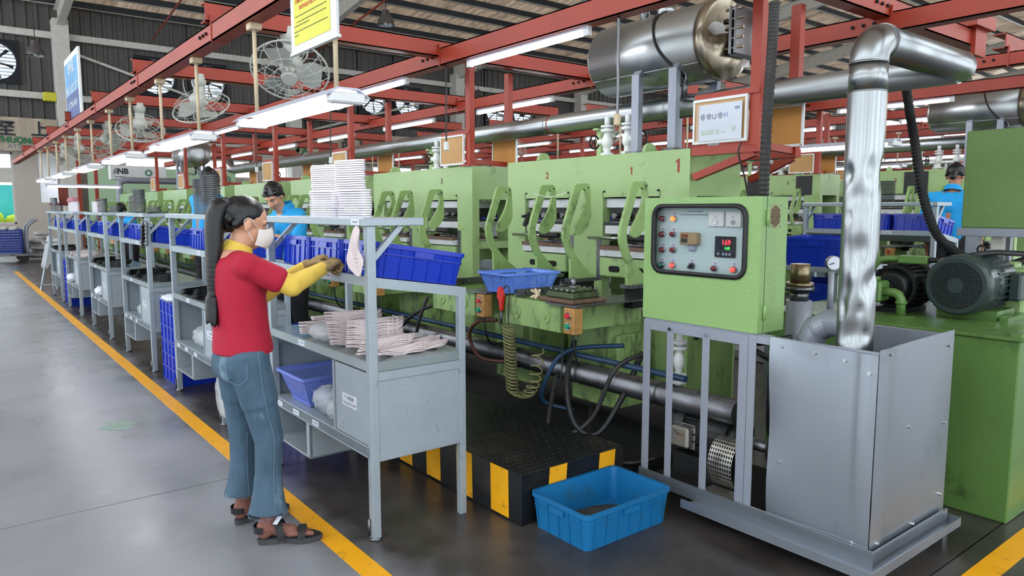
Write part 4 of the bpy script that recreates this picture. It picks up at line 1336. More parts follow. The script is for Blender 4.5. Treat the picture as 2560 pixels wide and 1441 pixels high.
# side: seam, hinges, vent
MB().box(2.862, 2.864, y0 - .001, y0, z0, z1).build('side_seam', 'black_paint', t)
for z in (1.46, 1.04): MB().cyl((2.862, y0 - .007, z - .035), (2.862, y0 - .007, z + .035), .007, n=10).box(2.862, 2.885, y0 - .003, y0, z - .03, z + .03).build('hinge', 'cabinet_green', t)
vt = MB().prism([(2.928 + .042 * math.cos(q), 1.467 + .052 * math.sin(q)) for q in [k * PI / 12 for k in range(24)]], y0 - .002, y0, 'xz').build('vent_plate', 'timer_tan', t)
h = MB()
for i in range(-4, 5):
    for j in range(-6, 7):
        x, z = i * .0092 + (.0046 if j % 2 else 0), j * .0078
        if (x / .038) ** 2 + (z / .047) ** 2 < 1: h.box(2.928 + x - .0026, 2.928 + x + .0026, y0 - .003, y0 - .002, 1.467 + z - .0026, 1.467 + z + .0026)
hh = h.build('vent_holes', 'black_paint', vt); hh['kind'] = 'stuff'
sc_ = MB()
for x, z in ((2.885, 1.515), (2.972, 1.515), (2.885, 1.42), (2.972, 1.42)): sc_.cyl((x, y0, z), (x, y0 - .003, z), .003, n=6)
sc_.build('vent_screws', 'steel_dark', t)
# ribbed hose from the cabinet top up to the beam
def ribbed(mb, pts, r, pitch):
    P = spline(pts, 14)
    L_ = 0; out = []; rs = []
    for i in range(len(P) - 1):
        d = (P[i + 1] - P[i]).length
        k = max(2, int(d / (pitch / 2)))
        for j in range(k):
            out.append(P[i].lerp(P[i + 1], j / k))
    out.append(P[-1])
    for i in range(len(out)): rs.append(r if i % 2 else r * .84)
    mb.tube(out, rs, 14, sm=False)
t = thing('ribbed_hose', 'black ribbed hose rising from the control cabinet to the red beam', 'hose', (3.075, 1.98, 1.3))
mb = MB(); ribbed(mb, [(3.075, 1.98, 1.3), (3.08, 1.99, 1.56), (3.10, 2.0, 1.9), (3.15, 2.02, 2.25), (3.22, 2.06, 2.5), (3.25, 2.08, 2.68)], .026, .018); mb.build('hose_body', 'hose_grey', t)
MB().cyl((3.215, 2.055, 2.48), (3.24, 2.075, 2.58), .031, n=16).build('collar', 'rod_cream', t)
tag(MB().tube(spline([(3.0, 2.02, 1.557), (3.08, 2.1, 1.66), (3.2, 2.22, 1.78), (3.38, 2.33, 1.85)], 6), .005, 6).build('cable', 'black_rubber', base=(3.0, 2.02, 1.557)), 'thin black cable hanging onto the control cabinet top', 'cable')

# ================================================================== GUARD ENCLOSURE
t = thing('pump_enclosure', 'grey sheet-metal enclosure with barred window under the control cabinet', 'enclosure', (3.15, 1.85, 0))
def flat(x0, x1, y0, y1, z0, z1, name='frame_bar', m='guard_grey', c=.002): return MB().box(x0, x1, y0, y1, z0, z1, c).build(name, m, t)
flat(2.817, 2.825, 2.445, 2.49, .09, .935); flat(2.815, 2.823, 1.868, 2.445, .885, .934); flat(2.815, 2.823, 1.868, 2.445, .091, .14)
flat(2.8135, 2.8145, 1.868, 1.914, .092, .933); flat(2.813, 2.82, 1.828, 1.867, .10, .94); flat(2.813, 2.82, 1.74, 1.8275, .905, .939); flat(2.813, 2.82, 1.74, 1.8275, .10, .15)
for y in (2.29, 2.075): flat(2.812, 2.816, y, y + .042, .10, .93, 'guard_bar')
bt = MB()
for y in (2.311, 2.096):
    for z in (.905, .115): bt.cyl((2.815, y, z), (2.803, y, z), .010, n=6, sm=False)
bt.build('bolts', 'chrome', t)
# front sheet with a bulged free edge, and the end sheet
def sheet(pts_fn, nu, nv, name, m='galvanised'):
    mb = MB()
    o = []
    for i in range(nu + 1):
        for j in range(nv + 1): o.append(pts_fn(i / nu, j / nv))
    f = []
    for i in range(nu):
        for j in range(nv):
            a = i * (nv + 1) + j
            f.append([a, a + 1, a + nv + 2, a + nv + 1])
    return mb.add(o, f, True).build(name, m, t)
sheet(lambda u, v: (2.812 - .007 * math.exp(-((u - .88) / .045) ** 2) * min(1, v * 1.6) * (1 if v > .35 else v / .35) - .006 * math.sin(u * PI) * math.sin(v * PI) - .005 * math.sin(u * 7 + v * 3) * .3 - (.008 * (1 - u) ** 4 * math.sin(v * 9)), 1.755 - .012 * (1 - v) * (1 - u) - .465 * u, .12 + .825 * v - .012 * u), 40, 26, 'front_sheet')
sheet(lambda u, v: (2.814 + .70 * u, 1.287 - .006 * math.sin(u * PI) * math.sin(v * PI * 1.3) - .005 * math.exp(-((u - .1) / .05) ** 2), .115 + .84 * v + .01 * u * v), 20, 20, 'end_sheet')
MB().box(2.827, 2.86, 1.765, 2.489, .931, .943).build('top_lip', 'guard_grey', t); MB().box(2.827, 2.85, 1.295, 1.764, .93, .941).build('top_lip', 'guard_grey', t); MB().box(3.47, 3.51, 1.31, 1.72, .10, .945).build('rear_panel', 'guard_grey', t)
bt = MB()
for y, z in ((1.70, .91), (1.55, .905), (1.42, .895), (1.69, .40), (1.6, .14), (1.36, .15), (1.32, .86)): bt.cyl((2.815, y, z), (2.802, y, z), .008, n=6, sm=False)
for x, z in ((2.87, .16), (3.2, .15), (3.46, .22), (3.46, .55), (3.46, .9), (2.9, .93), (3.1, .6)): bt.cyl((x, 1.288, z), (x, 1.277, z), .007, n=6, sm=False)
bt.build('sheet_screws', 'chrome', t)
MB().box(2.705, 3.522, 1.223, 2.13, .075, .082).box(2.697, 2.705, 1.215, 2.13, .075, .115).box(2.705, 3.53, 1.215, 1.223, .075, .115).box(3.522, 3.53, 1.223, 2.13, .075, .115).build('drip_tray', 'galvanised', t)
MB().box(2.80, 2.808, 1.27, 2.49, .082, .15).box(2.80, 3.5, 1.262, 1.27, .082, .15).build('skirt', 'galvanised', t)
for x, y in ((2.74, 1.28), (3.47, 1.28), (2.84, 2.43), (3.47, 2.08)): MB().box(x - .025, x + .025, y - .025, y + .025, 0, .075).build('foot', 'steel_dark', t)

# pump motor inside the enclosure
def motor(t, p0, p1, r, m, fins=22, cowl=None, cm=None):
    p0, p1 = Vector(p0), Vector(p1)
    d = (p1 - p0).normalized()
    L_ = (p1 - p0).length
    MB().cyl(p0 + d * L_ * .28, p1, r * .92, n=28).build('motor_body', m, t)
    u = d.cross(Vector((0, 0, 1))).normalized(); w = u.cross(d)
    fm = MB()
    for k in range(fins):
        a = 2 * PI * k / fins
        e = u * math.cos(a) + w * math.sin(a)
        fm.bar(p0 + d * L_ * .33 + e * r * .94, p1 - d * L_ * .08 + e * r * .94, .006, r * .16, e)
    fm.build('cooling_fins', m, t)
    MB().tube([p0, p0 + d * L_ * .02, p0 + d * L_ * .06, p0 + d * L_ * .30], [r * .90, r * .97, r, r], 32).build('fan_cowl', cm or m, t)
    MB().cyl(p1, p1 + d * L_ * .1, r * .8, r * .5, n=24).cyl(p1 + d * L_ * .1, p1 + d * L_ * .22, .02, n=10).build('end_bell', m, t)
    return d, u, w
t = thing('pump_motor', 'dark finned electric motor behind the bars of the enclosure', 'motor', (3.06, 2.25, .09))
motor(t, (3.1, 2.47, .34), (3.1, 2.10, .34), .125, 'motor_dark', 20)
MB().box(2.99, 3.22, 2.15, 2.42, .11, .22).build('foot_mount', 'motor_dark', t)
jb = MB().box(2.935, 2.985, 2.285, 2.40, .265, .375, .012).build('terminal_box', 'alu_box', t)
MB().box(2.982, 2.99, 2.275, 2.41, .255, .385, .004).build('terminal_box_flange', 'alu_box', jb)
text('cast_letters', 'Teco', .03, 'steel', (2.9342, 2.342, .34), FX, jb, .0006)
gd = MB()
for k in range(15):
    a0, a1 = math.radians(20 + 10 * k), math.radians(20 + 10 * (k + 1))
    for j in range(10):
        ya = 1.985 + .0135 * j
        yb = ya + .0135
        q = [(3.0 - .115 * math.sin(a), .255 + .13 * -math.cos(a)) for a in (a0, a1)]
        def P(s, tt): return (q[0][0] + (q[1][0] - q[0][0]) * s, ya + (yb - ya) * tt, q[0][1] + (q[1][1] - q[0][1]) * s)
        i0, i1 = .22, .78
        v = [P(0, 0), P(1, 0), P(1, 1), P(0, 1), P(i0, i0), P(i1, i0), P(i1, i1), P(i0, i1)]
        gd.add(v, [(0, 1, 5, 4), (1, 2, 6, 5), (2, 3, 7, 6), (3, 0, 4, 7)])
gg = gd.build('coupling_guard', 'alu_box', t)
MB().box(2.88, 2.97, 1.97, 2.14, .112, .118).build('guard_foot', 'alu_box', t)
MB().cyl((3.1, 2.10, .34), (3.1, 1.85, .34), .03, n=12).cyl((3.1, 1.9, .34), (3.1, 1.7, .34), .07, n=16).build('pump', 'steel_dark', t)
MB().box(2.9, 3.4, 1.5, 2.46, .082, .11).build('base_rail', 'black_paint', t)
t = thing('enclosure_valve', 'small white flanged valve on the pipe inside the enclosure', 'valve', (3.02, 2.42, .56))
MB().cyl((3.02, 2.42, .56), (3.02, 2.42, .86), .018, n=12).cyl((3.02, 2.42, .76), (3.02, 2.42, .78), .042, n=16).cyl((3.02, 2.42, .79), (3.02, 2.42, .81), .042, n=16).cyl((3.02, 2.42, .58), (3.02, 2.42, .60), .042, n=16).cyl((3.02, 2.42, .61), (3.02, 2.42, .63), .042, n=16).build('flange', 'white_paint', t)
blob('body', MB().ell((3.02, 2.42, .70), (.03, .03, .055)), 'white_paint', t, .006, 1)
for i, pts in enumerate(([(3.1, 2.4, .88), (3.2, 2.2, .82), (3.1, 2.0, .8), (3.25, 1.9, .7)], [(3.2, 2.45, .8), (3.05, 2.25, .88), (3.1, 2.05, .84), (3.3, 1.95, .86)], [(2.9, 1.80, .86), (2.92, 1.82, .6), (3.0, 1.86, .45), (3.1, 1.9, .4)])):
    tag(MB().tube(spline(pts, 8), .016 if i < 2 else .012, 8).build('hose', 'black_rubber', base=pts[0]), ['black hose sagging inside the top of the enclosure', 'second black hose inside the enclosure top, crossing the first', 'black cable running down behind the slot of the enclosure'][i], 'hose')

# vertical duct, elbow and cross duct
t = thing('flue_duct', 'dented shiny steel flue rising from the enclosure and elbowing over to the long duct', 'duct', (2.972, 1.467, .45))
R = .073
FXX, FYY = 2.972, 1.467
mb = MB(); n = 48
zs = [.45 + .02 * k for k in range(77)]
rnd = random.Random(4)
dents = [(rnd.uniform(.95, 1.72), rnd.uniform(PI * .8, PI * 1.7), rnd.uniform(.03, .085), rnd.uniform(.005, .014)) for _ in range(30)]
for z in zs:
    for k in range(n):
        a = 2 * PI * k / n
        r = R
        for dz, da, w, dp in dents:
            q = ((z - dz) / w) ** 2 + ((a - da) * R / (w * .6)) ** 2
            if q < 1: r -= dp * (1 - math.sqrt(q))
        if z < 1.75: r -= .0022 * max(0, math.sin(a * 7 + .6 * math.sin(z * 3))) * min(1, (1.75 - z) * 4)
        mb.v.append((FXX + r * math.cos(a), FYY + r * math.sin(a), z))
for i in range(len(zs) - 1):
    for k in range(n):
        mb.f.append([i * n + k, i * n + (k + 1) % n, (i + 1) * n + (k + 1) % n, (i + 1) * n + k]); mb.sm.append(True)
mb.build('riser', 'steel', t)
ZT = 1.97
MB().tube([(FXX, FYY, ZT), (FXX, FYY, 2.085)], [R, R * .99], 40).build('riser_top', 'steel', t)
for z in (1.965, 2.078): MB().cyl((FXX, FYY, z), (FXX, FYY, z + .006), R + .002, n=40).build('seam_ring', 'steel', t)
el = [(FXX, FYY, 2.08)] + [(FXX + .09 - .09 * math.cos(math.radians(q)), FYY, 2.085 + .09 * math.sin(math.radians(q))) for q in (0, 22, 45, 68, 90)]
MB().tube(el, R, 40).build('elbow', 'steel', t)
MB().tube([(FXX + .09, FYY, 2.175), (3.80, FYY, 2.172), (3.86, FYY, 2.170), (3.90, FYY, 2.17)], [R * .98, R * .98, R * .98, R * .7], 40).build('cross_run', 'steel', t)
MB().cyl((FXX + .09, FYY, 2.175), (FXX + .1, FYY, 2.175), R + .003, n=40).build('seam_ring', 'steel', t)
t = thing('duct_elbow', 'grey painted segmented elbow joining the flue low behind the enclosure', 'duct', (3.075, 1.72, .6))
e2 = [(3.075, 1.72, .6), (3.075, 1.72, .90), (3.085, 1.70, .955), (3.10, 1.65, .99), (3.09, 1.57, 1.0)]
MB().tube(e2, .062, 28, sm=False).build('segments', 'guard_grey', t)
for a, b_ in ((e2[1], e2[2]), (e2[2], e2[3])):
    a = Vector(a); b_ = Vector(b_); d = (b_ - a).normalized() * .006
    MB().cyl(a - d, a + d, .065, n=28).build('seam_ring', 'guard_grey', t)
t = thing('vent_stack', 'grey cylinder with dark flange and brass cap behind the enclosure', 'vessel', (3.38, 1.96, .5))
MB().cyl((3.38, 1.96, .5), (3.38, 1.96, 1.04), .062, n=28).build('cylinder', 'guard_grey', t)
MB().cyl((3.38, 1.96, 1.04), (3.38, 1.96, 1.09), .045, n=24).cyl((3.38, 1.96, 1.09), (3.38, 1.96, 1.112), .07, n=28).build('dark_flange', 'steel_dark', t)
MB().cyl((3.38, 1.96, 1.112), (3.38, 1.96, 1.132), .066, n=28).cyl((3.38, 1.96, 1.132), (3.38, 1.96, 1.225), .047, n=28).build('brass_cap', 'brass', t)
t = thing('pressure_gauge', 'round white-faced pressure gauge on a thin pipe beside the flue', 'gauge', (3.31, 1.76, 1.0))
MB().cyl((3.31, 1.76, 1.0), (3.31, 1.76, 1.2), .014, n=10).build('stem', 'guard_grey', t)
R_ = Matrix.Rotation(math.radians(-38), 3, 'Z')
d = R_ @ Vector((0, -1, 0))
c = Vector((3.31, 1.76, 1.245))
MB().cyl(c, c + d * .025, .034, n=28).build('case', 'steel_dark', t)
MB().cyl(c + d * .0252, c + d * .0256, .03, n=28).build('dial', 'paper', t)
MB().bar(c + d * .027, c + d * .027 + R_ @ Vector((-.024, 0, -.006)), .002, .004).build('needle', 'ink', t)

# ================================================================== HYDRAULIC POWER UNIT
t = thing('oil_tank', 'dark green oil tank carrying the electric motors', 'tank', (3.9, 1.15, 0))
MB().box(3.9, 4.87, 1.15, 2.45, .0, .885, .006).build('tank_body', 'tank_green', t)
MB().box(3.88, 4.885, 1.13, 2.47, .885, .90, .003).build('tank_lid', 'tank_green', t)
MB().box(3.93, 4.85, 1.155, 1.2, .90, .915).build('lid_rib', 'tank_green', t)
t = thing('pump_drive_motor', 'big dark teal electric motor with a mesh-covered fan end on the oil tank', 'motor', (4.5, 1.57, .9))
p0 = Vector((4.26, 1.57, 1.09))
motor(t, p0, (4.70, 1.57, 1.09), .165, 'motor_teal', 30)
MB().cyl(p0 + Vector((-.002, 0, 0)), p0 + Vector((-.006, 0, 0)), .125, n=32).build('fan_grille', 'black_paint', t)
gm = MB()
for i in range(-9, 10):
    y = i * .0135
    L_ = math.sqrt(max(0, .122 ** 2 - y * y))
    gm.box(p0.x - .009, p0.x - .006, p0.y + y - .002, p0.y + y + .002, p0.z - L_, p0.z + L_)
    gm.box(p0.x - .009, p0.x - .006, p0.y - L_, p0.y + L_, p0.z + y - .002, p0.z + y + .002)
gm.build('mesh_guard', 'motor_teal', t)
MB().prism([(p0.y + .042 * math.cos(k * PI / 4 + .39), p0.z + .042 * math.sin(k * PI / 4 + .39)) for k in range(8)], p0.x - .013, p0.x - .009, 'yz').build('centre_disc', 'motor_teal', t)
MB().box(4.42, 4.68, 1.42, 1.72, .90, .95).box(4.40, 4.70, 1.36, 1.40, .90, .925).build('mount_feet', 'tank_green', t)
MB().box(4.55, 4.74, 1.36, 1.42, 1.0, 1.15, .01).build('terminal_box', 'motor_teal', t)
MB().ring((4.58, 1.57, 1.275), .02, .006, 'x', 14).build('lifting_eye', 'motor_black', t)
t = thing('pump_unit', 'black finned pump motor with a green pump head on the oil tank', 'pump', (4.4, 1.98, .9))
motor(t, (4.62, 1.93, 1.05), (4.34, 1.93, 1.05), .135, 'motor_black', 26)
hd = MB().box(4.16, 4.28, 1.92, 2.04, .97, 1.09, .012).cyl((4.22, 1.98, 1.09), (4.22, 1.98, 1.11), .03, n=10).cyl((4.16, 1.98, 1.03), (4.13, 1.98, 1.03), .035, n=12)
hd.build('pump_head', 'tank_green', t)
MB().tube([(4.2, 1.92, 1.03), (4.2, 1.86, 1.03), (4.2, 1.835, 1.02), (4.2, 1.82, .99), (4.2, 1.82, .90)], .025, 14).cyl((4.2, 1.82, .90), (4.2, 1.82, .905), .07, n=20).cyl((4.2, 1.82, .985), (4.2, 1.82, .97), .031, n=14).build('suction_pipe', 'tank_green', t)
MB().box(4.3, 4.6, 1.85, 2.05, .90, .93).build('mount_feet', 'motor_black', t)
MB().tube(spline([(4.3, 2.05, 1.12), (4.3, 2.0, 1.2), (4.32, 1.93, 1.215), (4.34, 1.85, 1.21)], 5), .018, 10).box(4.3, 4.36, 1.74, 1.9, 1.19, 1.235, .006).build('delivery_pipe', 'tank_green', t)
tag(MB().tube(spline([(4.33, 1.74, 1.213), (4.35, 1.62, 1.225), (4.5, 1.5, 1.26), (4.9, 1.45, 1.24)], 8), .016, 10).build('hose', 'black_rubber', base=(4.33, 1.74, 1.21)), 'black hose running from the green coupling over the big motor', 'hose')
t = thing('drop_hose', 'black ribbed hose hanging from the overhead duct down behind the big motor', 'hose', (4.55, 1.7, 1.25))
mb = MB(); ribbed(mb, [(4.55, 2.02, 2.24), (4.55, 1.985, 2.06), (4.55, 1.95, 1.9), (4.55, 1.89, 1.6), (4.55, 1.80, 1.36), (4.58, 1.68, 1.24), (4.75, 1.6, 1.16)], .028, .018); mb.build('hose_body', 'black_rubber', t)
t = thing('plain_cabinet', 'large plain green cabinet on a grey stand behind the big motor', 'cabinet', (5.2, 1.3, .5))
MB().box(4.9, 5.5, .85, 1.80, 1.385, 1.965, .006).build('cabinet_box', 'cabinet_green_dull', t)
for x in (4.895, 5.45): MB().box(x, x + .05, .85, 1.82, 1.335, 1.385, .003).build('stand_rail', 'guard_grey', t)
for x, y in ((4.92, 1.72), (5.45, 1.72), (4.92, .9), (5.45, .9)): MB().box(x - .02, x + .03, y - .02, y + .05, .0, 1.335).build('stand_leg', 'guard_grey', t)
MB().box(4.98, 5.04, 1.60, 1.66, .0, 1.335).build('conduit', 'frame_white', t)
tag(MB().tube(spline([(5.3, 1.35, 1.335), (5.2, 1.42, 1.28), (5.1, 1.5, 1.2), (5.0, 1.6, 1.15)], 6), .024, 10).build('hose', 'hose_grey', base=(5.3, 1.35, 1.33)), 'grey hose dropping from beneath the plain green cabinet', 'hose')
t = thing('gear_pump', 'light green pump block at the back of the big motor', 'pump', (4.8, 1.5, .9))
MB().box(4.745, 4.865, 1.40, 1.66, .90, 1.16, .015).box(4.76, 4.85, 1.45, 1.6, 1.16, 1.2, .01).build('pump_block', 'press_green', t)

# ================================================================== WORKBENCHES
def make_bench():
    t = thing('workbench', '', 'workbench', (0, 0, 0), 'grey steel workbenches along the aisle')
    V = 1.26
    for y in (0, V - .04):
        MB().box(0, .04, y, y + .04, 0, 1.425, .002).build('post', 'bench_grey', t)
        MB().box(.475, .51, y, y + .035, 0, 1.10, .002).build('rear_post', 'bench_grey', t)
        MB().bar((.03, y + .02, 1.275), (.175, y + .02, 1.425), .025, .02, (0, 1, 0)).build('brace', 'bench_grey', t)
    MB().box(-.02, .28, -.01, V + .01, 1.425, 1.46, .003).build('top_shelf', 'bench_grey', t)
    mb = MB()
    def sl(x): return 1.205 - .155 * x
    v = []
    for x in (.003, .515):
        for dz in (0, -.045):
            for y in (.003, V - .003): v.append((x, y, sl(x) + dz))
    mb.add(v, [(0, 1, 3, 2), (4, 6, 7, 5), (0, 4, 5, 1), (2, 3, 7, 6), (0, 2, 6, 4), (1, 5, 7, 3)])
    mb.build('slanted_shelf', 'bench_grey', t)
    MB().box(.003, .51, .003, V - .003, .775, .822, .004).build('tabletop', 'bench_top', t)
    for y in (.006, V - .012): MB().box(.035, .48, y, y + .006, .40, .775).build('end_panel', 'bench_grey', t)
    for y in (0, V - .036):
        for a, b_ in ((.365, .41), (.735, .776)): MB().box(.04, .475, y - .001, y + .037, a, b_, .002).build('end_rail', 'bench_grey', t)
    MB().box(0, .50, .04, V - .04, .385, .43, .002).build('bottom_shelf', 'bench_grey', t)
    MB().box(0, .04, .02, V - .02, .378, .432, .002).build('front_rail', 'bench_grey', t)
    dr = MB().box(.004, .016, .045, .375, .435, .77, .002).build('door', 'bench_grey', t)
    MB().box(.0, .5, .382, .398, .43, .775).build('divider', 'bench_grey', t)
    MB().box(.0025, .004, .15, .30, .575, .635).build('door_label', 'paper', dr)
    text('label_text', '个人物品柜', .020, 'ink', (.0022, .225, .616), FX, dr, .0003)
    text('label_text', 'Tủ đựng đồ cá nhân', .0165, 'ink', (.0022, .225, .591), FX, dr, .0002, .95)
    for x, y, z in ((.003, .78, .80), (-.0005, .88, .405), (-.0005, 1.12, .405), (-.0005, .62, .405), (-.0205, .07, 1.442), (.003, .42, 1.182)):
        MB().box(x - .002, x, y - .04, y + .04, z - .013, z + .013).build('tag_holder', 'paper', t)
        MB().box(x - .0025, x - .002, y - .025, y + .025, z - .002, z + .003).build('tag_print', 'ink_grey', t)
    hb_ = MB().box(.0, .46, .70, .715, .19, .385).box(.0, .46, 1.205, 1.22, .19, .385).box(.0, .46, .70, 1.22, .19, .20).box(.45, .46, .70, 1.22, .19, .385).box(.0, .012, .70, .745, .19, .385)
    hb_.build('hanging_box', 'bench_grey', t)
    for y in (.02, V - .02): MB().cyl((.02, y, 0), (.02, y, .012), .03, n=12).cyl((-.006, y + .01, .02), (-.006, y + .01, .1), .006, n=8).build('foot', 'steel_dark', t)
    return t
bn = make_bench()
BY = [2.85, 5.09, 7.2, 9.36, 11.62, 13.62]
BENCHES = []
for r in range(3):
    for i, y in enumerate(BY):
        if r == 1 and i > 3 or r == 2 and i > 2: continue
        o = bn if not BENCHES else copy_tree(bn)
        yy = y if r == 0 else y - .17
        o.location = (1.44 + DX * r, yy + DY * r, DZ * r)
        o['label'] = f'{ORD[i]} grey steel workbench of the {LINE[r]}' + (' , beside the woman in red'.replace(' ,', ',') if r == 0 and i == 0 else ', counted from the camera end')
        BENCHES.append(o)

# ---- blue bins on the slanted shelves
def make_bin(L, W, H, m, name='storage_bin', taper=.03, ribs=5):
    t = thing(name, '', 'bin', (0, 0, 0))
    mb = MB()
    tk = .006
    def ringp(l, w, z, r=.03): return [(a, b, z) for a, b in rrect(-l / 2, l / 2, -w / 2, w / 2, r, 4)]
    R0 = ringp(L - taper, W - taper, 0); R1 = ringp(L, W, H); R2 = ringp(L - 2 * tk, W - 2 * tk, H); R3 = ringp(L - taper - 2 * tk, W - taper - 2 * tk, tk)
    n = len(R0)
    f = []
    for a in range(3):
        for k in range(n):
            j = (k + 1) % n
            f.append([a * n + k, a * n + j, (a + 1) * n + j, (a + 1) * n + k])
    f.append(list(range(3 * n, 4 * n))); f.append(list(range(n))[::-1])
    mb.add(R0 + R1 + R2 + R3, f, False)
    mb.build('shell', m, t)
    o1, o2 = ringp(L + .012, W + .012, H, .034), ringp(L + .012, W + .012, H - .018, .034)
    i1, i2 = ringp(L - .004, W - .004, H - .018), ringp(L - .008, W - .008, H + .002)
    rm = MB(); f = []
    P = [i2, [(a, b, H + .002) for a, b, _ in o1], o2, i1]
    for a in range(3):
        for k in range(n):
            j = (k + 1) % n
            f.append([a * n + k, a * n + j, (a + 1) * n + j, (a + 1) * n + k])
    rm.add(P[0] + P[1] + P[2] + P[3], f).build('rim', m, t)
    rb = MB()
    h = H - .018
    z1, z2 = H * .68, H * .66
    def wx(z): return (L - taper + taper * z / H) / 2
    def wy(z): return (W - taper + taper * z / H) / 2
    for k in range(ribs + 1):
        x = -L * .40 + L * .80 * k / ribs
        for s in (-1, 1):
            rb.add([(x - .003, s * wy(0), 0.004), (x + .003, s * wy(0), .004), (x + .003, s * wy(h), h), (x - .003, s * wy(h), h), (x - .003, s * (wy(0) + .007), 0.004), (x + .003, s * (wy(0) + .007), .004), (x + .003, s * (wy(h) + .005), h), (x - .003, s * (wy(h) + .005), h)],
                   [(4, 5, 6, 7), (0, 4, 7, 3), (1, 2, 6, 5)])
    nr = max(2, int(ribs * W / L + .5))
    for k in range(nr + 1):
        y = -W * .38 + W * .76 * k / nr
        for s in (-1, 1):
            rb.add([(s * wx(0), y - .003, .004), (s * wx(0), y + .003, .004), (s * wx(h), y + .003, h), (s * wx(h), y - .003, h), (s * (wx(0) + .007), y - .003, .004), (s * (wx(0) + .007), y + .003, .004), (s * (wx(h) + .005), y + .003, h), (s * (wx(h) + .005), y - .003, h)],
                   [(4, 5, 6, 7), (0, 4, 7, 3), (1, 2, 6, 5)])
    for s in (-1, 1):
        a, b_ = (s * wy(z1), s * (wy(z1) + .008))
        rb.box(-L * .44, L * .44, min(a, b_), max(a, b_), z1, z1 + .005)
        a, b_ = (s * wx(z1), s * (wx(z1) + .008))
        rb.box(min(a, b_), max(a, b_), -W * .42, W * .42, z1, z1 + .005)
        a, b_ = (s * wy(z1), s * (wy(H) + .010))
        rb.box(-.05, .05, min(a, b_), max(a, b_), z1 + .005, H - .02)
        a, b_ = (s * wx(z1), s * (wx(H) + .010))
        rb.box(min(a, b_), max(a, b_), -.045, .045, z1 + .005, H - .02)
    rb.build('ribs', m, t)
    return t
bb = make_bin(.47, .37, .155, 'blue_plastic')
first = True
tilt = math.atan(.155)
binspec = {0: [(.235, 0), (.63, 0), (1.025, 0)], 1: [(.3, .0), (.75, 0)], 2: [(.235, 0), (.63, 0), (1.025, 0)], 3: [(.3, 0), (.75, 0)], 4: [(.3, 0), (.8, 0)], 5: [(.4, 0), (.85, 0)]}
for r in range(2):
    for i in range(6 if r == 0 else 4):
        y0 = (BY[i] if r == 0 else BY[i] - .17 + DY) 
        for k, (v, _) in enumerate(binspec[i]):
            o = bb if first else copy_tree(bb); first = False
            o.location = (1.44 + DX * r + .292, y0 + v, 1.205 - .155 * .292 + .003 + DZ * r)
            o.rotation_euler = (0, tilt, 0)
            o['label'] = f'{("nearest", "second", "third")[k]} deep blue bin on the slanted shelf of the {ORD[i]} workbench, {LINE[r]}'
            o['group'] = 'deep blue bins on the slanted shelves'
# second-line bins in other places and a teal one
bc = make_bin(.56, .38, .17, 'bin_cyan', ribs=6)
bc.location = (2.39, 2.356, 0); bc.rotation_euler = (0, 0, math.radians(0))
bc['label'] = 'dirty cyan-blue plastic bin standing on the floor beside the striped step'
bc['category'] = 'bin'
blob('sludge', MB().ell((2.39, 2.356, .012), (.25, .165, .006)).ell((2.45, 2.40, .015), (.15, .1, .007)), 'bin_dirt', bc, .006, 1)
big = make_bin(.62, .45, .22, 'blue_plastic', ribs=7)
big.location = (5.55, 3.02, 1.06); big.rotation_euler = (0, 0, .25)
big['label'] = 'big open deep blue bin on a grey stand behind the control cabinet'
t = thing('bin_stand', 'grey steel stand carrying the big open blue bin', 'stand', (5.55, 3.0, 0))
for x, y in ((5.25, 2.75), (5.9, 2.75), (5.25, 3.3), (5.9, 3.3)): MB().box(x - .02, x + .02, y - .02, y + .02, 0, 1.02).build('leg', 'bench_grey', t)
MB().box(5.2, 5.95, 2.7, 3.35, 1.02, 1.058, .003).box(5.2, 5.95, 2.7, 3.35, .66, .69, .003).build('shelf', 'bench_grey', t)
b2 = clone(big, (5.6, 3.02, .70), 'blue bin on the lower shelf of the grey stand'); b2.scale = (.9, .9, 1)
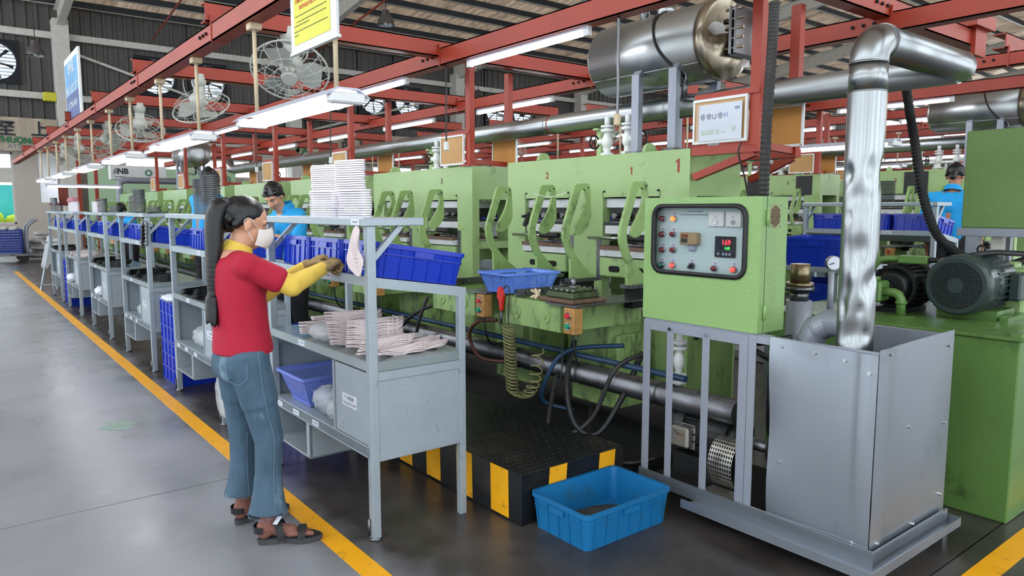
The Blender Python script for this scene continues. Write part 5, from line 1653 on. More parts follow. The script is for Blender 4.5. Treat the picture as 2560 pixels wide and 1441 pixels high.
# perforated baskets
def make_basket(L, W, H, m, taper=.08, nx=26, ny=16, nz=8):
    t = thing('basket', '', 'basket', (0, 0, 0))
    mb = MB()
    def wallp(u, s, ax):
        pass
    def quad(P, i0=.2, i1=.8):
        v = [P(0, 0), P(1, 0), P(1, 1), P(0, 1), P(i0, i0), P(i1, i0), P(i1, i1), P(i0, i1)]
        mb.add(v, [(0, 1, 5, 4), (1, 2, 6, 5), (2, 3, 7, 6), (3, 0, 4, 7)])
    def hw(z): return (L - taper + taper * z / H) / 2, (W - taper + taper * z / H) / 2
    zb, zt = H * .12, H * .88
    for s in (-1, 1):
        for i in range(nx):
            for j in range(nz):
                def P(a, b_):
                    z = zb + (zt - zb) * (j + b_) / nz
                    hx, hy = hw(z)
                    return (-hx + 2 * hx * (i + a) / nx, s * hy, z)
                quad(P)
        for i in range(ny):
            for j in range(nz):
                def P(a, b_):
                    z = zb + (zt - zb) * (j + b_) / nz
                    hx, hy = hw(z)
                    return (s * hx, -hy + 2 * hy * (i + a) / ny, z)
                quad(P)
    for z0, z1 in ((0, zb), (zt, H)):
        a0, b0 = hw(z0); a1, b1 = hw(z1)
        v = [(-a0, -b0, z0), (a0, -b0, z0), (a0, b0, z0), (-a0, b0, z0), (-a1, -b1, z1), (a1, -b1, z1), (a1, b1, z1), (-a1, b1, z1)]
        mb.add(v, [(0, 1, 5, 4), (1, 2, 6, 5), (2, 3, 7, 6), (3, 0, 4, 7)] + ([(0, 3, 2, 1)] if z0 == 0 else []))
    mb.build('woven_wall', m, t)
    o_, i_ = rrect(-L / 2 - .012, L / 2 + .012, -W / 2 - .012, W / 2 + .012, .02), rrect(-L / 2 + .002, L / 2 - .002, -W / 2 + .002, W / 2 - .002, .012)
    rm = MB(); n = len(o_)
    v = [(a, b, H + .002) for a, b in i_] + [(a, b, H + .003) for a, b in o_] + [(a, b, H - .01) for a, b in o_]
    f = []
    for a in range(2):
        for k in range(n): f.append([a * n + k, a * n + (k + 1) % n, (a + 1) * n + (k + 1) % n, (a + 1) * n + k])
    rm.add(v, f).build('rim', m, t)
    return t
bk = make_basket(.40, .30, .12, 'basket_blue', nx=24, ny=18, nz=7)
bk.location = (2.80, 3.50, .993); bk.rotation_euler = (0, 0, -.05)
bk['label'] = 'light blue perforated basket on the tray between the first two press tables'; bk['group'] = 'perforated baskets'
bk2 = make_basket(.46, .36, .17, 'basket_violet', taper=.12, nx=26, ny=20, nz=9)
bk2.location = (1.67, 3.80, .433); bk2['label'] = 'violet-blue perforated basket on the bottom shelf of the nearest workbench'; bk2['group'] = 'perforated baskets'
for p, lab in (((2.7, 5.6, 1.0), 'light blue perforated basket at the second press'), ((2.7, 7.8, 1.0), 'light blue perforated basket at the third press')):
    clone(bk, p, lab)
# crates standing in the aisle gaps
def make_crate(L, W, H, m):
    t = thing('crate', '', 'crate', (0, 0, 0), 'blue crates stacked between the workbenches')
    tk = .008
    MB().box(-L / 2, L / 2, -W / 2, -W / 2 + tk, 0, H).box(-L / 2, L / 2, W / 2 - tk, W / 2, 0, H).box(-L / 2, -L / 2 + tk, -W / 2, W / 2, 0, H).box(L / 2 - tk, L / 2, -W / 2, W / 2, 0, H).box(-L / 2, L / 2, -W / 2, W / 2, 0, tk).build('shell', m, t)
    g = MB()
    for z in (0.0, H * .33, H * .66, H - .02):
        for s in (-1, 1):
            g.box(-L / 2 - .008, L / 2 + .008, s * W / 2 - (.008 if s < 0 else 0), s * W / 2 + (.008 if s > 0 else 0), z, z + .012)
            g.box(s * L / 2 - (.008 if s < 0 else 0), s * L / 2 + (.008 if s > 0 else 0), -W / 2 - .008, W / 2 + .008, z, z + .012)
    for k in range(5):
        for s in (-1, 1):
            x = -L / 2 + L * k / 4
            g.box(x - .004, x + .004, s * W / 2 - (.008 if s < 0 else 0), s * W / 2 + (.008 if s > 0 else 0), 0, H)
            y = -W / 2 + W * k / 4
            g.box(s * L / 2 - (.008 if s < 0 else 0), s * L / 2 + (.008 if s > 0 else 0), y - .004, y + .004, 0, H)
    g.build('ribs', m, t)
    return t
cr = make_crate(.36, .50, .355, 'blue_plastic')
cp = [((1.66, 6.70, 0), 'lower deep blue crate of the tall stack between the second and third workbenches'), ((1.66, 6.70, .36), 'upper deep blue crate of the tall stack between the second and third workbenches'),
      ((1.66, 13.2, 0), 'lower deep blue crate standing before the fifth workbench'), ((1.66, 13.2, .36), 'upper deep blue crate standing before the fifth workbench'),
      ((1.84, 4.42, .36), 'upper deep blue crate just beyond the nearest workbench'), ((2.27, 5.2, .257), 'deep blue crate on the step behind the second workbench'), ((1.84, 4.42, 0), 'lower deep blue crate just beyond the nearest workbench'),
      ((2.27, 7.6, .257), 'blue crate on the step behind the third workbench'), ((2.27, 9.9, .257), 'blue crate on the step behind the fourth workbench')]
for i, (p, lab) in enumerate(cp):
    o = cr if i == 0 else copy_tree(cr)
    o.location = p; o['label'] = lab

# ---- shoe soles
def sole_outline(L, W, n=26):
    """a sole seen from above, heel at -L/2"""
    out = []
    for k in range(n):
        a = 2 * PI * k / n
        x = math.cos(a); y = math.sin(a)
        s = (x + 1) / 2
        w = W * (.78 - .30 * math.sin(PI * min(1, s / .62)) * (1 if s < .62 else 0) + (.24 * math.sin(PI * (s - .5) / .5) if s > .5 else 0))
        out.append((x * L / 2, y * w / 2 + .012 * math.sin(PI * s) * (W / .1)))
    return out
def make_sole(name, L, W, T, m, cat, lip=True):
    mb = MB().prism(sole_outline(L, W), 0, T, 'xy')
    o = mb.build(name, m)
    o['category'] = cat
    return o
sw = make_sole('sole_slab', .27, .112, .0080, 'sole_white', 'shoe sole')
sb = make_sole('sole_slab', .29, .112, .0092, 'sole_black', 'shoe sole')
sp = MB()
oc = sole_outline(.285, .105, 30)
for k in range(2): pass
v = []
for z in (0, .0062):
    for (x, y) in oc: v.append((x, y, z + .020 * (x / .14) ** 2 * (1 if x > 0 else .6) + .006 * math.sin(x * 45) * (1 if y < 0 else .4)))
n = len(oc)
f = [list(range(n))[::-1], list(range(n, 2 * n))] + [[k, (k + 1) % n, n + (k + 1) % n, n + k] for k in range(n)]
sp.add(v, f)
for k in range(4): sp.box(.03 + .022 * k, .036 + .022 * k, -.034, .034, .006 + .004 * k, .010 + .006 * k)
spk = sp.build('outsole', 'sole_pink'); spk['category'] = 'shoe sole'
sd = sp.mesh('outsole'); sd.materials.append(MATS['sole_dark'])
sdk = bpy.data.objects.new('outsole', sd); COL.objects.link(sdk); sdk['category'] = 'shoe sole'
protos_used = set()
def drop(src, loc, rot, label, group):
    if src.name in protos_used: o = src.copy(); COL.objects.link(o)
    else: o = src; protos_used.add(src.name)
    o.location = loc; o.rotation_euler = rot
    o['label'] = label; o['group'] = group
    return o
def stack(src, x, y, z, n, step, rz, label, group, jit=.0025, alt=False, rx=0):
    for k in range(n):
        drop(src, (x + random.uniform(-jit, jit), y + random.uniform(-jit, jit), z + k * step), (rx, 0, rz + random.uniform(-.012, .012)), label, group)
TZ = 1.4605
G = 'shoe soles stacked on the top shelves'
stack(sw, 1.50, 3.40, TZ, 12, .0108, PI / 2, 'white sole slab in the low stack at the woman side of the nearest workbench top', G, alt=True)
stack(sw, 1.62, 3.66, TZ, 25, .0108, PI / 2, 'white sole slab in the farther tall stack at the back of the nearest top shelf', G, alt=True)
stack(sw, 1.50, 3.07, TZ, 12, .0108, PI / 2, 'white sole slab in the low stack above the post of the nearest workbench', G, alt=True)
stack(sw, 1.62, 3.36, TZ, 26, .0108, PI / 2, 'white sole slab in the nearer tall stack at the back of the nearest top shelf', G, alt=True)
b = BY[1]
stack(sb, 1.52, b + .28, TZ, 22, .0126, PI / 2, 'black sole slab in the near tall stack on the second workbench', G, alt=True)
stack(sb, 1.54, b + .58, TZ, 21, .0126, PI / 2, 'black sole slab in the far tall stack on the second workbench', G, alt=True)
b = BY[2]
stack(sb, 1.52, b + .55, TZ, 18, .0126, PI / 2, 'black sole slab in the tall stack on the third workbench', G, alt=True)
stack(sb, 1.60, b + .3, TZ, 5, .0126, PI / 2, 'black sole slab in the low stack on the third workbench', G, .01)
stack(sb, 1.56, b + .95, TZ, 14, .0126, PI / 2, 'black sole slab in the second tall stack on the third workbench', G, .006)
b = BY[3]
stack(sb, 1.52, b + .42, TZ, 13, .0126, PI / 2, 'black sole slab in the tall stack on the fourth workbench', G, alt=True)
stack(sb, 1.60, b + .12, TZ, 6, .0126, PI / 2, 'black sole slab in the low stack on the fourth workbench', G, .008)
stack(sw, 1.52, b + .8, TZ, 12, .0108, PI / 2, 'white sole slab in the stack on the fourth workbench', G, alt=True)
b = BY[4]
stack(sw, 1.52, b + .35, TZ, 13, .0108, PI / 2, 'white sole slab in the near stack on the fifth workbench', G, alt=True)
stack(sw, 1.52, b + .65, TZ, 12, .0108, PI / 2, 'white sole slab in the far stack on the fifth workbench', G, alt=True)
b = BY[5]
stack(sb, 1.52, b + .8, TZ, 18, .0126, PI / 2, 'black sole slab in the tall stack on the farthest workbench', G, alt=True)
stack(sb, 1.55, b + .4, TZ, 8, .0126, PI / 2, 'black sole slab in the low stack on the farthest workbench', G, alt=True)
for k in range(8):
    drop(sb, (1.52 + .02 * (k % 3), BY[2] + .1 + .1 * k if k < 4 else BY[3] + .9 + .07 * (k - 4), TZ + .0005), (0, 0, 1.2 + k), 'loose black sole slab lying flat on a top shelf', G)
z2 = TZ + DZ
b = BY[0] - .12
stack(sb, 6.98, b + .55, z2, 16, .0126, PI / 2, 'black sole slab in the tall stack on the second line top shelf', G, alt=True)
stack(sb, 7.02, b + .9, z2, 5, .0126, .4, 'black sole slab in the low pile on the second line top shelf', G, .01)
stack(sb, 6.98, BY[1] + .4, z2, 5, .0126, PI / 2, 'black sole slab in the pile on the farther second line top shelf', G, .01)
stack(sb, 6.98, BY[1] + .9, z2, 9, .0126, PI / 2, 'black sole slab in the stack behind the control cabinet on the second line', G, .01)
# outsoles on the nearest table
G2 = 'pale outsoles on the nearest workbench table'
def lean(src, x, y, z, n, dx, dy, dz, rz, label, group):
    for k in range(n): drop(src, (x + dx * k, y + dy * k, z + dz * k), (random.uniform(-.03, .03), random.uniform(-.03, .03), rz + random.uniform(-.04, .04)), label, group)
lean(spk, 1.60, 3.28, .824, 18, -.001, .0015, .0088, -.25, 'pale pink outsole in the tall wavy stack on the nearest table', G2)
lean(spk, 1.62, 3.15, .824, 15, .001, .001, .0088, -.2, 'pale pink outsole in the second wavy stack beside the tall one', G2)
lean(spk, 1.60, 3.02, .824, 7, .003, -.002, .0088, .05, 'pale pink outsole in the low stack behind the near post', G2)
lean(spk, 1.66, 2.95, .824, 3, .006, -.004, .0088, .1, 'pale pink outsole lying in front of the low stack at the near post', G2)
lean(spk, 1.78, 2.97, .824, 2, .01, -.006, .0088, .12, 'pale pink outsole at the open end of the nearest table', G2)
lean(spk, 1.80, 3.05, .824, 3, .006, .002, .0088, .22, 'pale pink outsole behind those at the open end of the nearest table', G2)
lean(spk, 1.60, 3.66, .824, 7, 0, .003, .0088, -.3, 'pale pink outsole in the stack under the clear bag on the nearest table', G2)
lean(spk, 1.70, 3.74, .824, 9, 0, .002, .0088, -.15, 'pale pink outsole in the stack behind the clear bag on the nearest table', G2)
hs = drop(spk, (1.405, 2.895, 1.315), (0, PI / 2, .55), 'pale pink outsole hanging on the near post of the nearest workbench', G2)
hs.scale = (.78, .85, 1)
drop(sw, (1.84, 3.22, .824), (0, 0, .3), 'white sole slab lying alone at the back of the nearest table', 'loose white soles')
drop(sw, (1.85, 3.25, .8355), (0, 0, .35), 'white sole slab lying on another at the back of the nearest table', 'loose white soles')
G3 = 'dark outsoles on the workbench tables'
for i in (1, 2, 3, 4, 5):
    src = spk if i == 4 else sdk
    for j in range(5):
        lab = f'{"pale" if i == 4 else "black"} outsole in the heap on the table of the {ORD[i]} workbench'
        lean(src, 1.56 + .06 * (j % 2), BY[i] + .16 + .2 * j, .824, 4 + (j * 3 + i) % 4, .003, .002, .0088, -.3 + .15 * j, lab, G3)
for i, m in ((1, sdk), (2, sdk)):
    for k in range(6): drop(m, (1.428, BY[i] + .05 + .012 * k, 1.36 - .035 * k), (PI / 2 + .3, 0, PI / 2), f'black outsole hanging on the post of the {ORD[i]} workbench', G3)

# ---- film bags
def bag(label, c, r, m='bag_film', dark=None, seed=0):
    """a crumpled film bag, knotted at one end, with its contents inside"""
    rd = random.Random(seed)
    t = thing('plastic_bag', label, 'bag', (c[0], c[1], c[2] - r[2]), 'plastic bags on the workbenches')
    ph = [(rd.uniform(3, 9), rd.uniform(3, 9), rd.uniform(0, 6)) for _ in range(6)]
    nu, nv = 36, 18
    mb = MB(); v = []
    for j in range(nv + 1):
        a = PI * j / nv
        for i in range(nu):
            b = 2 * PI * i / nu
            d = 1 + sum(.05 * abs(math.sin(p * b * .5 + q * a + w)) for p, q, w in ph) - .15 + rd.uniform(-.03, .03)
            x, y, z = math.sin(a) * math.cos(b), math.sin(a) * math.sin(b), math.cos(a)
            sx = abs(x) ** .8 * (1 if x > 0 else -1); sy = abs(y) ** .8 * (1 if y > 0 else -1)
            zz = max(-.97, z * d) if z < 0 else z * d
            v.append((c[0] + r[0] * sx * d, c[1] + r[1] * sy * d, c[2] + r[2] * zz))
    f = [[j * nu + i, j * nu + (i + 1) % nu, (j + 1) * nu + (i + 1) % nu, (j + 1) * nu + i] for j in range(nv) for i in range(nu)]
    mb.add(v, f, True).build('film', m, t)
    if dark:
        n = max(3, int(r[2] / .011))
        for q in range(n):
            L_ = min(.26, r[1] * 1.5)
            g = MB().prism(sole_outline(L_, min(.1, r[0] * 1.3)), 0, .007)
            o = g.build('packed_sole', dark, t)
            o.location = (rd.uniform(-.01, .01), rd.uniform(-.02, .02), .006 + q * .013)
            o.rotation_euler = (rd.uniform(-.05, .05), rd.uniform(-.12, .12), PI / 2 + rd.uniform(-.3, .3))
    return t
bag('clear film bag lying on the nearest table between the pale outsoles', (1.54, 3.50, .865), (.085, .13, .045), seed=1)
bag('film bag of brown soles on the bottom shelf of the nearest workbench', (1.56, 3.52, .50), (.085, .13, .07), dark='platen_rust', seed=2)
bag('smaller film bag beside the compartment door of the nearest workbench', (1.53, 3.35, .49), (.07, .07, .055), dark='platen_rust', seed=3)
bag('film bag of dark soles on the bottom shelf of the second workbench', (1.57, 5.80, .51), (.1, .22, .08), dark='sole_dark', seed=4)
bag('film bag of dark soles on the bottom shelf of the third workbench', (1.57, 7.85, .50), (.1, .18, .07), dark='sole_dark', seed=5)
bag('white bag on the bottom shelf of the fourth workbench', (1.50, 10.1, .49), (.08, .14, .06), 'paper', seed=6)
bag('white bag on the bottom shelf of the fifth workbench', (1.48, 12.4, .49), (.09, .16, .06), 'paper', seed=7)
bag('white bag hanging below the second workbench by the woman', (1.44, 5.0, .24), (.05, .12, .16), 'bag_film', seed=8)
bag('white bag over the top edge of the tall crate stack', (1.56, 6.66, .735), (.12, .2, .03), 'paper', seed=9)
# ================================================================== PEOPLE
def hand(mb, wrist, d, up, side, curl=.5, s=1.0):
    """palm and five fingers; d forward, up back of the hand, side = direction of the thumb"""
    w, d, up, sd = Vector(wrist), Vector(d).normalized(), Vector(up).normalized(), Vector(side).normalized()
    for k in range(4):
        o = (.033 - .022 * k) * s
        mb.cap(w + sd * o * .6, w + d * .085 * s + sd * o, .013 * s, .0115 * s, 10)
        L_ = (.040, .046, .043, .034)[k] * s
        p = w + d * .088 * s + sd * o
        a = 0
        for seg in range(3):
            a += curl * (.55 if seg == 0 else .8)
            q = p + (d * math.cos(a) - up * math.sin(a)) * L_ * (1 - .22 * seg)
            mb.cap(p, q, (.0098 - .0008 * seg) * s, (.0092 - .0008 * seg) * s, 8)
            p = q
    p = w + d * .028 * s + sd * .03 * s
    q = p + (d * .65 + sd * .7 - up * .25).normalized() * .038 * s
    mb.cap(p, q, .0125 * s, .0105 * s, 8)
    mb.cap(q, q + (d * .9 + sd * .1 - up * .45).normalized() * .032 * s, .0105 * s, .009 * s, 8)

def head_shape(mb, c, f, u, s=1.0):
    """cranium, jaw, nose, ears, brow; f = where the face looks, u = crown"""
    c, f, u = Vector(c), Vector(f).normalized(), Vector(u).normalized()
    r = f.cross(u).normalized(); u = r.cross(f).normalized()
    M = Matrix((r, f, u)).transposed()
    def P(a, b_, z): return c + (r * a + f * b_ + u * z) * s
    mb.ell(P(0, -.012, .03), (.074 * s, .092 * s, .084 * s), 18, 12, M)
    mb.ell(P(0, .02, -.035), (.056 * s, .066 * s, .082 * s), 16, 10, M)
    mb.ell(P(0, .05, -.088), (.026 * s, .025 * s, .022 * s), 10, 8, M)
    mb.cap(P(0, .082, .005), P(0, .104, -.03), .009 * s, .013 * s, 8)
    for sd in (-1, 1):
        mb.ell(P(sd * .074, -.012, -.012), (.010 * s, .019 * s, .032 * s), 10, 8, M)
        mb.ell(P(sd * .012, .09, -.035), (.009 * s, .010 * s, .008 * s), 8, 6, M)
        mb.cap(P(sd * .015, .078, .022), P(sd * .05, .064, .02), .009 * s, .008 * s, 8)
        mb.ell(P(sd * .04, .058, -.03), (.02 * s, .02 * s, .022 * s), 10, 8, M)
    mb.cap(P(-.022, .078, -.060), P(.022, .078, -.060), .0075 * s, .0075 * s, 8)
    mb.cap(P(-.018, .076, -.072), P(.018, .076, -.072), .008 * s, .008 * s, 8)
    return P, M
def face_bits(P, M, t, s=1.0, mouth=True):
    for sd in (-1, 1):
        MB().ell(P(sd * .033, .073, .002), (.012 * s, .006 * s, .0035 * s), 10, 8, M).build('eye', 'white_paint', t)
        MB().ell(P(sd * .033, .0765, .001), (.006 * s, .003 * s, .0035 * s), 8, 6, M).build('iris', 'ink', t)
        MB().cap(P(sd * .021, .0785, .007), P(sd * .046, .072, .006), .0028 * s, .002 * s, 6).build('eyelid', 'hair_black', t)
        MB().cap(P(sd * .018, .0865, .025), P(sd * .05, .072, .025), .0028 * s, .002 * s, 6).build('eyebrow', 'hair_black', t)
    if mouth: MB().cap(P(-.02, .086, -.065), P(.02, .086, -.065), .003 * s, .003 * s, 6).build('lip_line', 'skin_tan', t)

# ---- the woman at the nearest workbench, turned to +X
t = thing('person', 'woman in a red T-shirt, yellow sleeves and jeans reaching into a bin', 'person', (1.06, 3.27, 0))
body = MB()
HC, HF = (1.068, 3.27, 1.435), (1, -.10, -.30)
P, HM = head_shape(body, HC, HF, (.28, 0, 1), .96)
body.cap((1.01, 3.27, 1.27), (1.035, 3.27, 1.37), .052, .048)
body.cap((1.0, 3.27, 1.24), (1.02, 3.27, 1.0), .105, .095).cap((1.02, 3.27, 1.0), (1.02, 3.27, .86), .1, .11)
SH = {-1: ((1.01, 3.125, 1.255), (1.185, 3.075, 1.165), (1.355, 3.135, 1.228)), 1: ((1.01, 3.415, 1.255), (1.15, 3.45, 1.07), (1.35, 3.34, 1.22))}
for s, (a, b_, c) in SH.items():
    body.cap((1.005, 3.27 + s * .06, 1.265), a, .06, .052).cap(a, b_, .045, .038).cap(b_, c, .036, .026)
LG = {-1: ((1.02, 3.185, .85), (1.085, 3.15, .48), (1.058, 3.125, .085)), 1: ((1.02, 3.355, .85), (1.045, 3.385, .47), (1.04, 3.405, .085))}
for s, (a, b_, c) in LG.items():
    body.cap(a, b_, .085, .058).cap(b_, c, .055, .036)
FT = {-1: ((1.045, 3.135, .06), (1.235, 3.04, .045)), 1: ((1.03, 3.415, .06), (1.235, 3.435, .045))}
for s, (h, toe) in FT.items():
    h, toe = Vector(h), Vector(toe)
    d = (toe - h).normalized(); sd = Vector((-d.y, d.x, 0))
    body.ell(h, (.035, .035, .035)).cap(h + Vector((0, 0, .02)), h.lerp(toe, .55), .034, .030)
    for k in range(5):
        o = (-.030 + .015 * k) * (1 if s < 0 else -1)
        body.cap(h.lerp(toe, .5) + sd * o * .8 + Vector((0, 0, -.006)), toe - d * (.004 + .008 * k) + sd * o, .015, .010 if k else .012, 8)
bo = blob('body', body, 'skin', t, .006, 3)
bo.data.materials.append(MATS['sock_brown'])
for p in bo.data.polygons:
    if p.center.z < .3: p.material_index = 1
face_bits(P, HM, t, .96, False)
# T-shirt
sh = MB()
loft(sh, [(1.005, 3.27, 1.305, .055, .065), (1.0, 3.27, 1.285, .085, .125), (1.0, 3.27, 1.25, .100, .160), (1.004, 3.27, 1.19, .108, .168), (1.012, 3.27, 1.12, .115, .162), (1.018, 3.27, 1.04, .114, .154), (1.022, 3.27, .96, .117, .154), (1.026, 3.27, .89, .126, .162), (1.026, 3.27, .862, .127, .163)])
sh.ell((1.065, 3.215, 1.15), (.062, .055, .055)).ell((1.065, 3.325, 1.15), (.062, .055, .055))
for s, (a, b_, c) in SH.items():
    a, b_ = Vector(a), Vector(b_)
    sh.cap((1.0, 3.27 + s * .08, 1.262), a, .062, .066).cap(a, a.lerp(b_, .62), .064, .063)
so = blob('t_shirt', sh, 'shirt_red', t, .007, 4)
# collar of the yellow shirt
cl = MB()
v = []
for k in range(24):
    a = 2 * PI * k / 24
    v.append((1.005 + .072 * math.cos(a) + .005, 3.27 + .074 * math.sin(a), 1.288 - .03 * math.cos(a)))
for k in range(24):
    a = 2 * PI * k / 24
    v.append((1.03 + .054 * math.cos(a), 3.27 + .056 * math.sin(a), 1.345 - .024 * math.cos(a)))
cl.add(v, [[k, (k + 1) % 24, 24 + (k + 1) % 24, 24 + k] for k in range(24)], True).build('collar', 'sleeve_yellow', t)
for s, (a, b_, c) in SH.items():
    a, b_, c = Vector(a), Vector(b_), Vector(c)
    sl_ = MB().cap(a.lerp(b_, .4), b_, .050, .051).cap(b_, b_.lerp(c, .5), .050, .043).cap(b_.lerp(c, .5), c, .043, .032)
    blob('sleeve', sl_, 'sleeve_yellow', t, .007, 3)
    g = MB()
    d = (c - b_).normalized()
    g.cap(c - d * .02, c + d * .02, .033, .03)
    hand(g, c + d * .005, d + Vector((.1, .12 * -s, .05)), (0, 0, 1), (0, -s, .1), 1.75, 1.08)
    blob('glove', g, 'glove_brown', t, .0042, 2)
# jeans: slim thighs, flared frayed hems
jn = MB()
jn.ell((1.022, 3.27, .86), (.112, .146, .09)).cap((1.008, 3.23, .81), (1.008, 3.31, .81), .112, .112)
for s, (a, b_, c) in LG.items():
    a, b_, c = Vector(a), Vector(b_), Vector(c)
    jn.cap(a - Vector((0, 0, .02)), a.lerp(b_, .5), .099, .086).cap(a.lerp(b_, .5), b_, .084, .067).cap(b_, b_.lerp(c, .45), .066, .060)
    h0, h1 = b_.lerp(c, .42), b_.lerp(c, .84 if s < 0 else .80)
    jn.tube([h0, h0.lerp(h1, .35), h0.lerp(h1, .7), h1], [.060, .064, .074, .086], 20)
blob('jeans', jn, 'jeans', t, .0065, 3)
st = MB()
for s, (a, b_, c) in LG.items():
    a, b_, c = Vector(a), Vector(b_), Vector(c)
    if s < 0:
        pts = [a + Vector((.01, -.104, .04)), a.lerp(b_, .35) + Vector((.0, -.094, 0)), a.lerp(b_, .7) + Vector((0, -.08, 0)), b_ + Vector((0, -.069, 0)), b_.lerp(c, .4) + Vector((0, -.064, 0)), b_.lerp(c, .84) + Vector((0, -.087, 0))]
        st.tube(spline(pts, 5), .0011, 5)
    else:
        st.tube(spline([b_ + Vector((.0, -.066, 0)), b_.lerp(c, .4) + Vector((.0, -.062, 0)), b_.lerp(c, .8) + Vector((0, -.087, 0))], 5), .0011, 5)
    hc = b_.lerp(c, .845 if s < 0 else .805)
    for k in range(80):
        q = 2 * PI * k / 80
        p0 = hc + Vector((.085 * math.cos(q), .085 * math.sin(q), .004))
        st.cyl(p0, p0 + Vector((.004 * math.sin(k * 7), .004 * math.cos(k * 5), -.006 - .008 * ((k * 7) % 3) / 2)), .0009, n=4)
st.tube([(.915, 3.17, .83), (.922, 3.15, .76), (.955, 3.115, .745), (.985, 3.10, .77), (.985, 3.095, .84)], .0012, 5)
st.build('jeans_stitching', 'jeans_thread', t)
# hair: cap, ponytail, clip
hr = MB()
hr.ell(P(0, -.024, .042), (.080 * .96, .093 * .96, .082 * .96), 20, 14, HM)
for sd in (-1, 1): hr.cap(P(sd * .066, -.03, .03), P(sd * .055, -.06, -.02), .018, .024)
hr.cap(P(0, -.075, .06), (.95, 3.265, 1.49), .05, .034).cap(P(0, -.08, .02), (.955, 3.262, 1.46), .045, .03)
hr.cap(P(0, -.06, .03), P(0, -.080, -.03), .05, .035)
blob('hair', hr, 'hair_black', t, .006, 6)
pt = MB()
path = spline([(.975, 3.268, 1.515), (.945, 3.262, 1.505), (.922, 3.255, 1.44), (.915, 3.25, 1.33), (.905, 3.245, 1.20), (.895, 3.24, 1.10), (.888, 3.235, 1.03)], 6)
for k in range(len(path) - 1):
    q = k / len(path)
    r0 = .026 + .018 * math.sin(PI * min(1, q * 1.25 + .12)) - .012 * max(0, q - .6)
    pt.cap(path[k], path[k + 1], r0, r0, 12)
for k in range(14):
    a = k * 2.4
    pt.cap(path[-8] + Vector((.02 * math.cos(a), .022 * math.sin(a), 0)), path[-1] + Vector((.024 * math.cos(a), .03 * math.sin(a), -.02 - .02 * (k % 3))), .012, .003, 6)
blob('ponytail', pt, 'hair_black', t, .006, 2)
MB().box(.955, .985, 3.235, 3.295, 1.505, 1.55, .006, ).build('hair_clip', 'display_black', t)
# face mask with ear loop
mk = MB()
v = []; nu, nv = 12, 8
for i in range(nu + 1):
    for j in range(nv + 1):
        a = (i / nu - .5) * 2.5
        z = .016 * math.cos(a) ** 2 - .112 * j / nv
        bul = .022 * math.sin(PI * j / nv) * math.cos(a) + .012 * math.cos(a)
        rx, rf = .066 + .3 * bul, .086 + bul
        zz = z - .02 * abs(math.sin(a)) * (1 if j < nv / 2 else -1) * abs(j - nv / 2) / nv * 2
        v.append(P(rx * math.sin(a), -.0 + rf * math.cos(a) + .012, zz))
f = [[i * (nv + 1) + j, i * (nv + 1) + j + 1, (i + 1) * (nv + 1) + j + 1, (i + 1) * (nv + 1) + j] for i in range(nu) for j in range(nv)]
mo = mk.add(v, f, True).build('face_mask', 'mask_white', t)
lo = MB()
for sd in (-1, 1):
    lo.tube(spline([P(sd * .06, .035, -.012), P(sd * .078, .0, .012), P(sd * .079, -.022, .018), P(sd * .078, -.03, -.01), P(sd * .066, .03, -.075)], 5), .0018, 5)
lo.build('ear_loop', 'mask_white', mo)
# sandals
for s, (h, toe) in FT.items():
    h, toe = Vector(h), Vector(toe)
    d = (toe - h); d.z = 0; L_ = d.length + .075; d.normalize(); sd = Vector((-d.y, d.x, 0))
    c = (h + toe) / 2 + d * .004
    M = Matrix((d, sd, Vector((0, 0, 1)))).transposed()
    ol = sole_outline(L_, .115, 28)
    so_ = MB()
    v = [Vector((c.x, c.y, 0)) + M @ Vector((x * .97, y * .97, 0)) for x, y in ol] + [Vector((c.x, c.y, 0)) + M @ Vector((x, y, .026)) for x, y in ol]
    n = len(ol)
    so_.add(v, [list(range(n))[::-1], list(range(n, 2 * n))] + [[k, (k + 1) % n, n + (k + 1) % n, n + k] for k in range(n)])
    sdl = so_.build('sandal', 'sandal_sole', t)
    MB().add([Vector((c.x, c.y, 0)) + M @ Vector((x * .94, y * .94, .0262)) for x, y in ol] + [Vector((c.x, c.y, 0)) + M @ Vector((x * .94, y * .94, .032)) for x, y in ol], [list(range(n, 2 * n))] + [[k, (k + 1) % n, n + (k + 1) % n, n + k] for k in range(n)]).build('footbed', 'sandal_black', sdl)
    def strap(q, hh, wd, lean_):
        mb = MB()
        N_ = 14; v = []
        for k in range(N_ + 1):
            a = PI * k / N_
            for e in (-1, 1):
                p = h.lerp(toe, q) + d * (e * wd / 2 + lean_ * math.sin(a)) + sd * (.050 * math.cos(a))
                v.append((p.x, p.y, .028 + hh * math.sin(a)))
        mb.add(v, [[2 * k, 2 * k + 1, 2 * k + 3, 2 * k + 2] for k in range(N_)], True)
        return mb.build('strap', 'sandal_black', sdl)
    strap(.76, .046, .034, .004); strap(.38, .082, .034, -.02)
    v = []
    mb = MB()
    for k in range(17):
        a = PI * .5 + PI * k / 16 + PI * 0
        q_ = h + d * (.046 * math.cos(a) - .0) + sd * (.043 * math.sin(a))
        for z in (.062, .092): v.append((q_.x, q_.y, z))
    mb.add(v, [[2 * k, 2 * k + 1, 2 * k + 3, 2 * k + 2] for k in range(16)], True).build('heel_strap', 'sandal_black', sdl)
    if s < 0:
        p = h.lerp(toe, .34) - sd * .045
        R3 = Matrix((d, Vector((0, 0, 1)), -sd)).transposed() 
        MB().add([p + d * a + Vector((0, 0, z)) - sd * (.004 - .2 * (z - .06)) * (1 if z < .07 else -1) * .5 for a, z in ((-.03, .055), (-.012, .05), (.012, .085), (-.006, .09))], [(0, 1, 2, 3)]).build('strap_patch', 'paper', sdl)

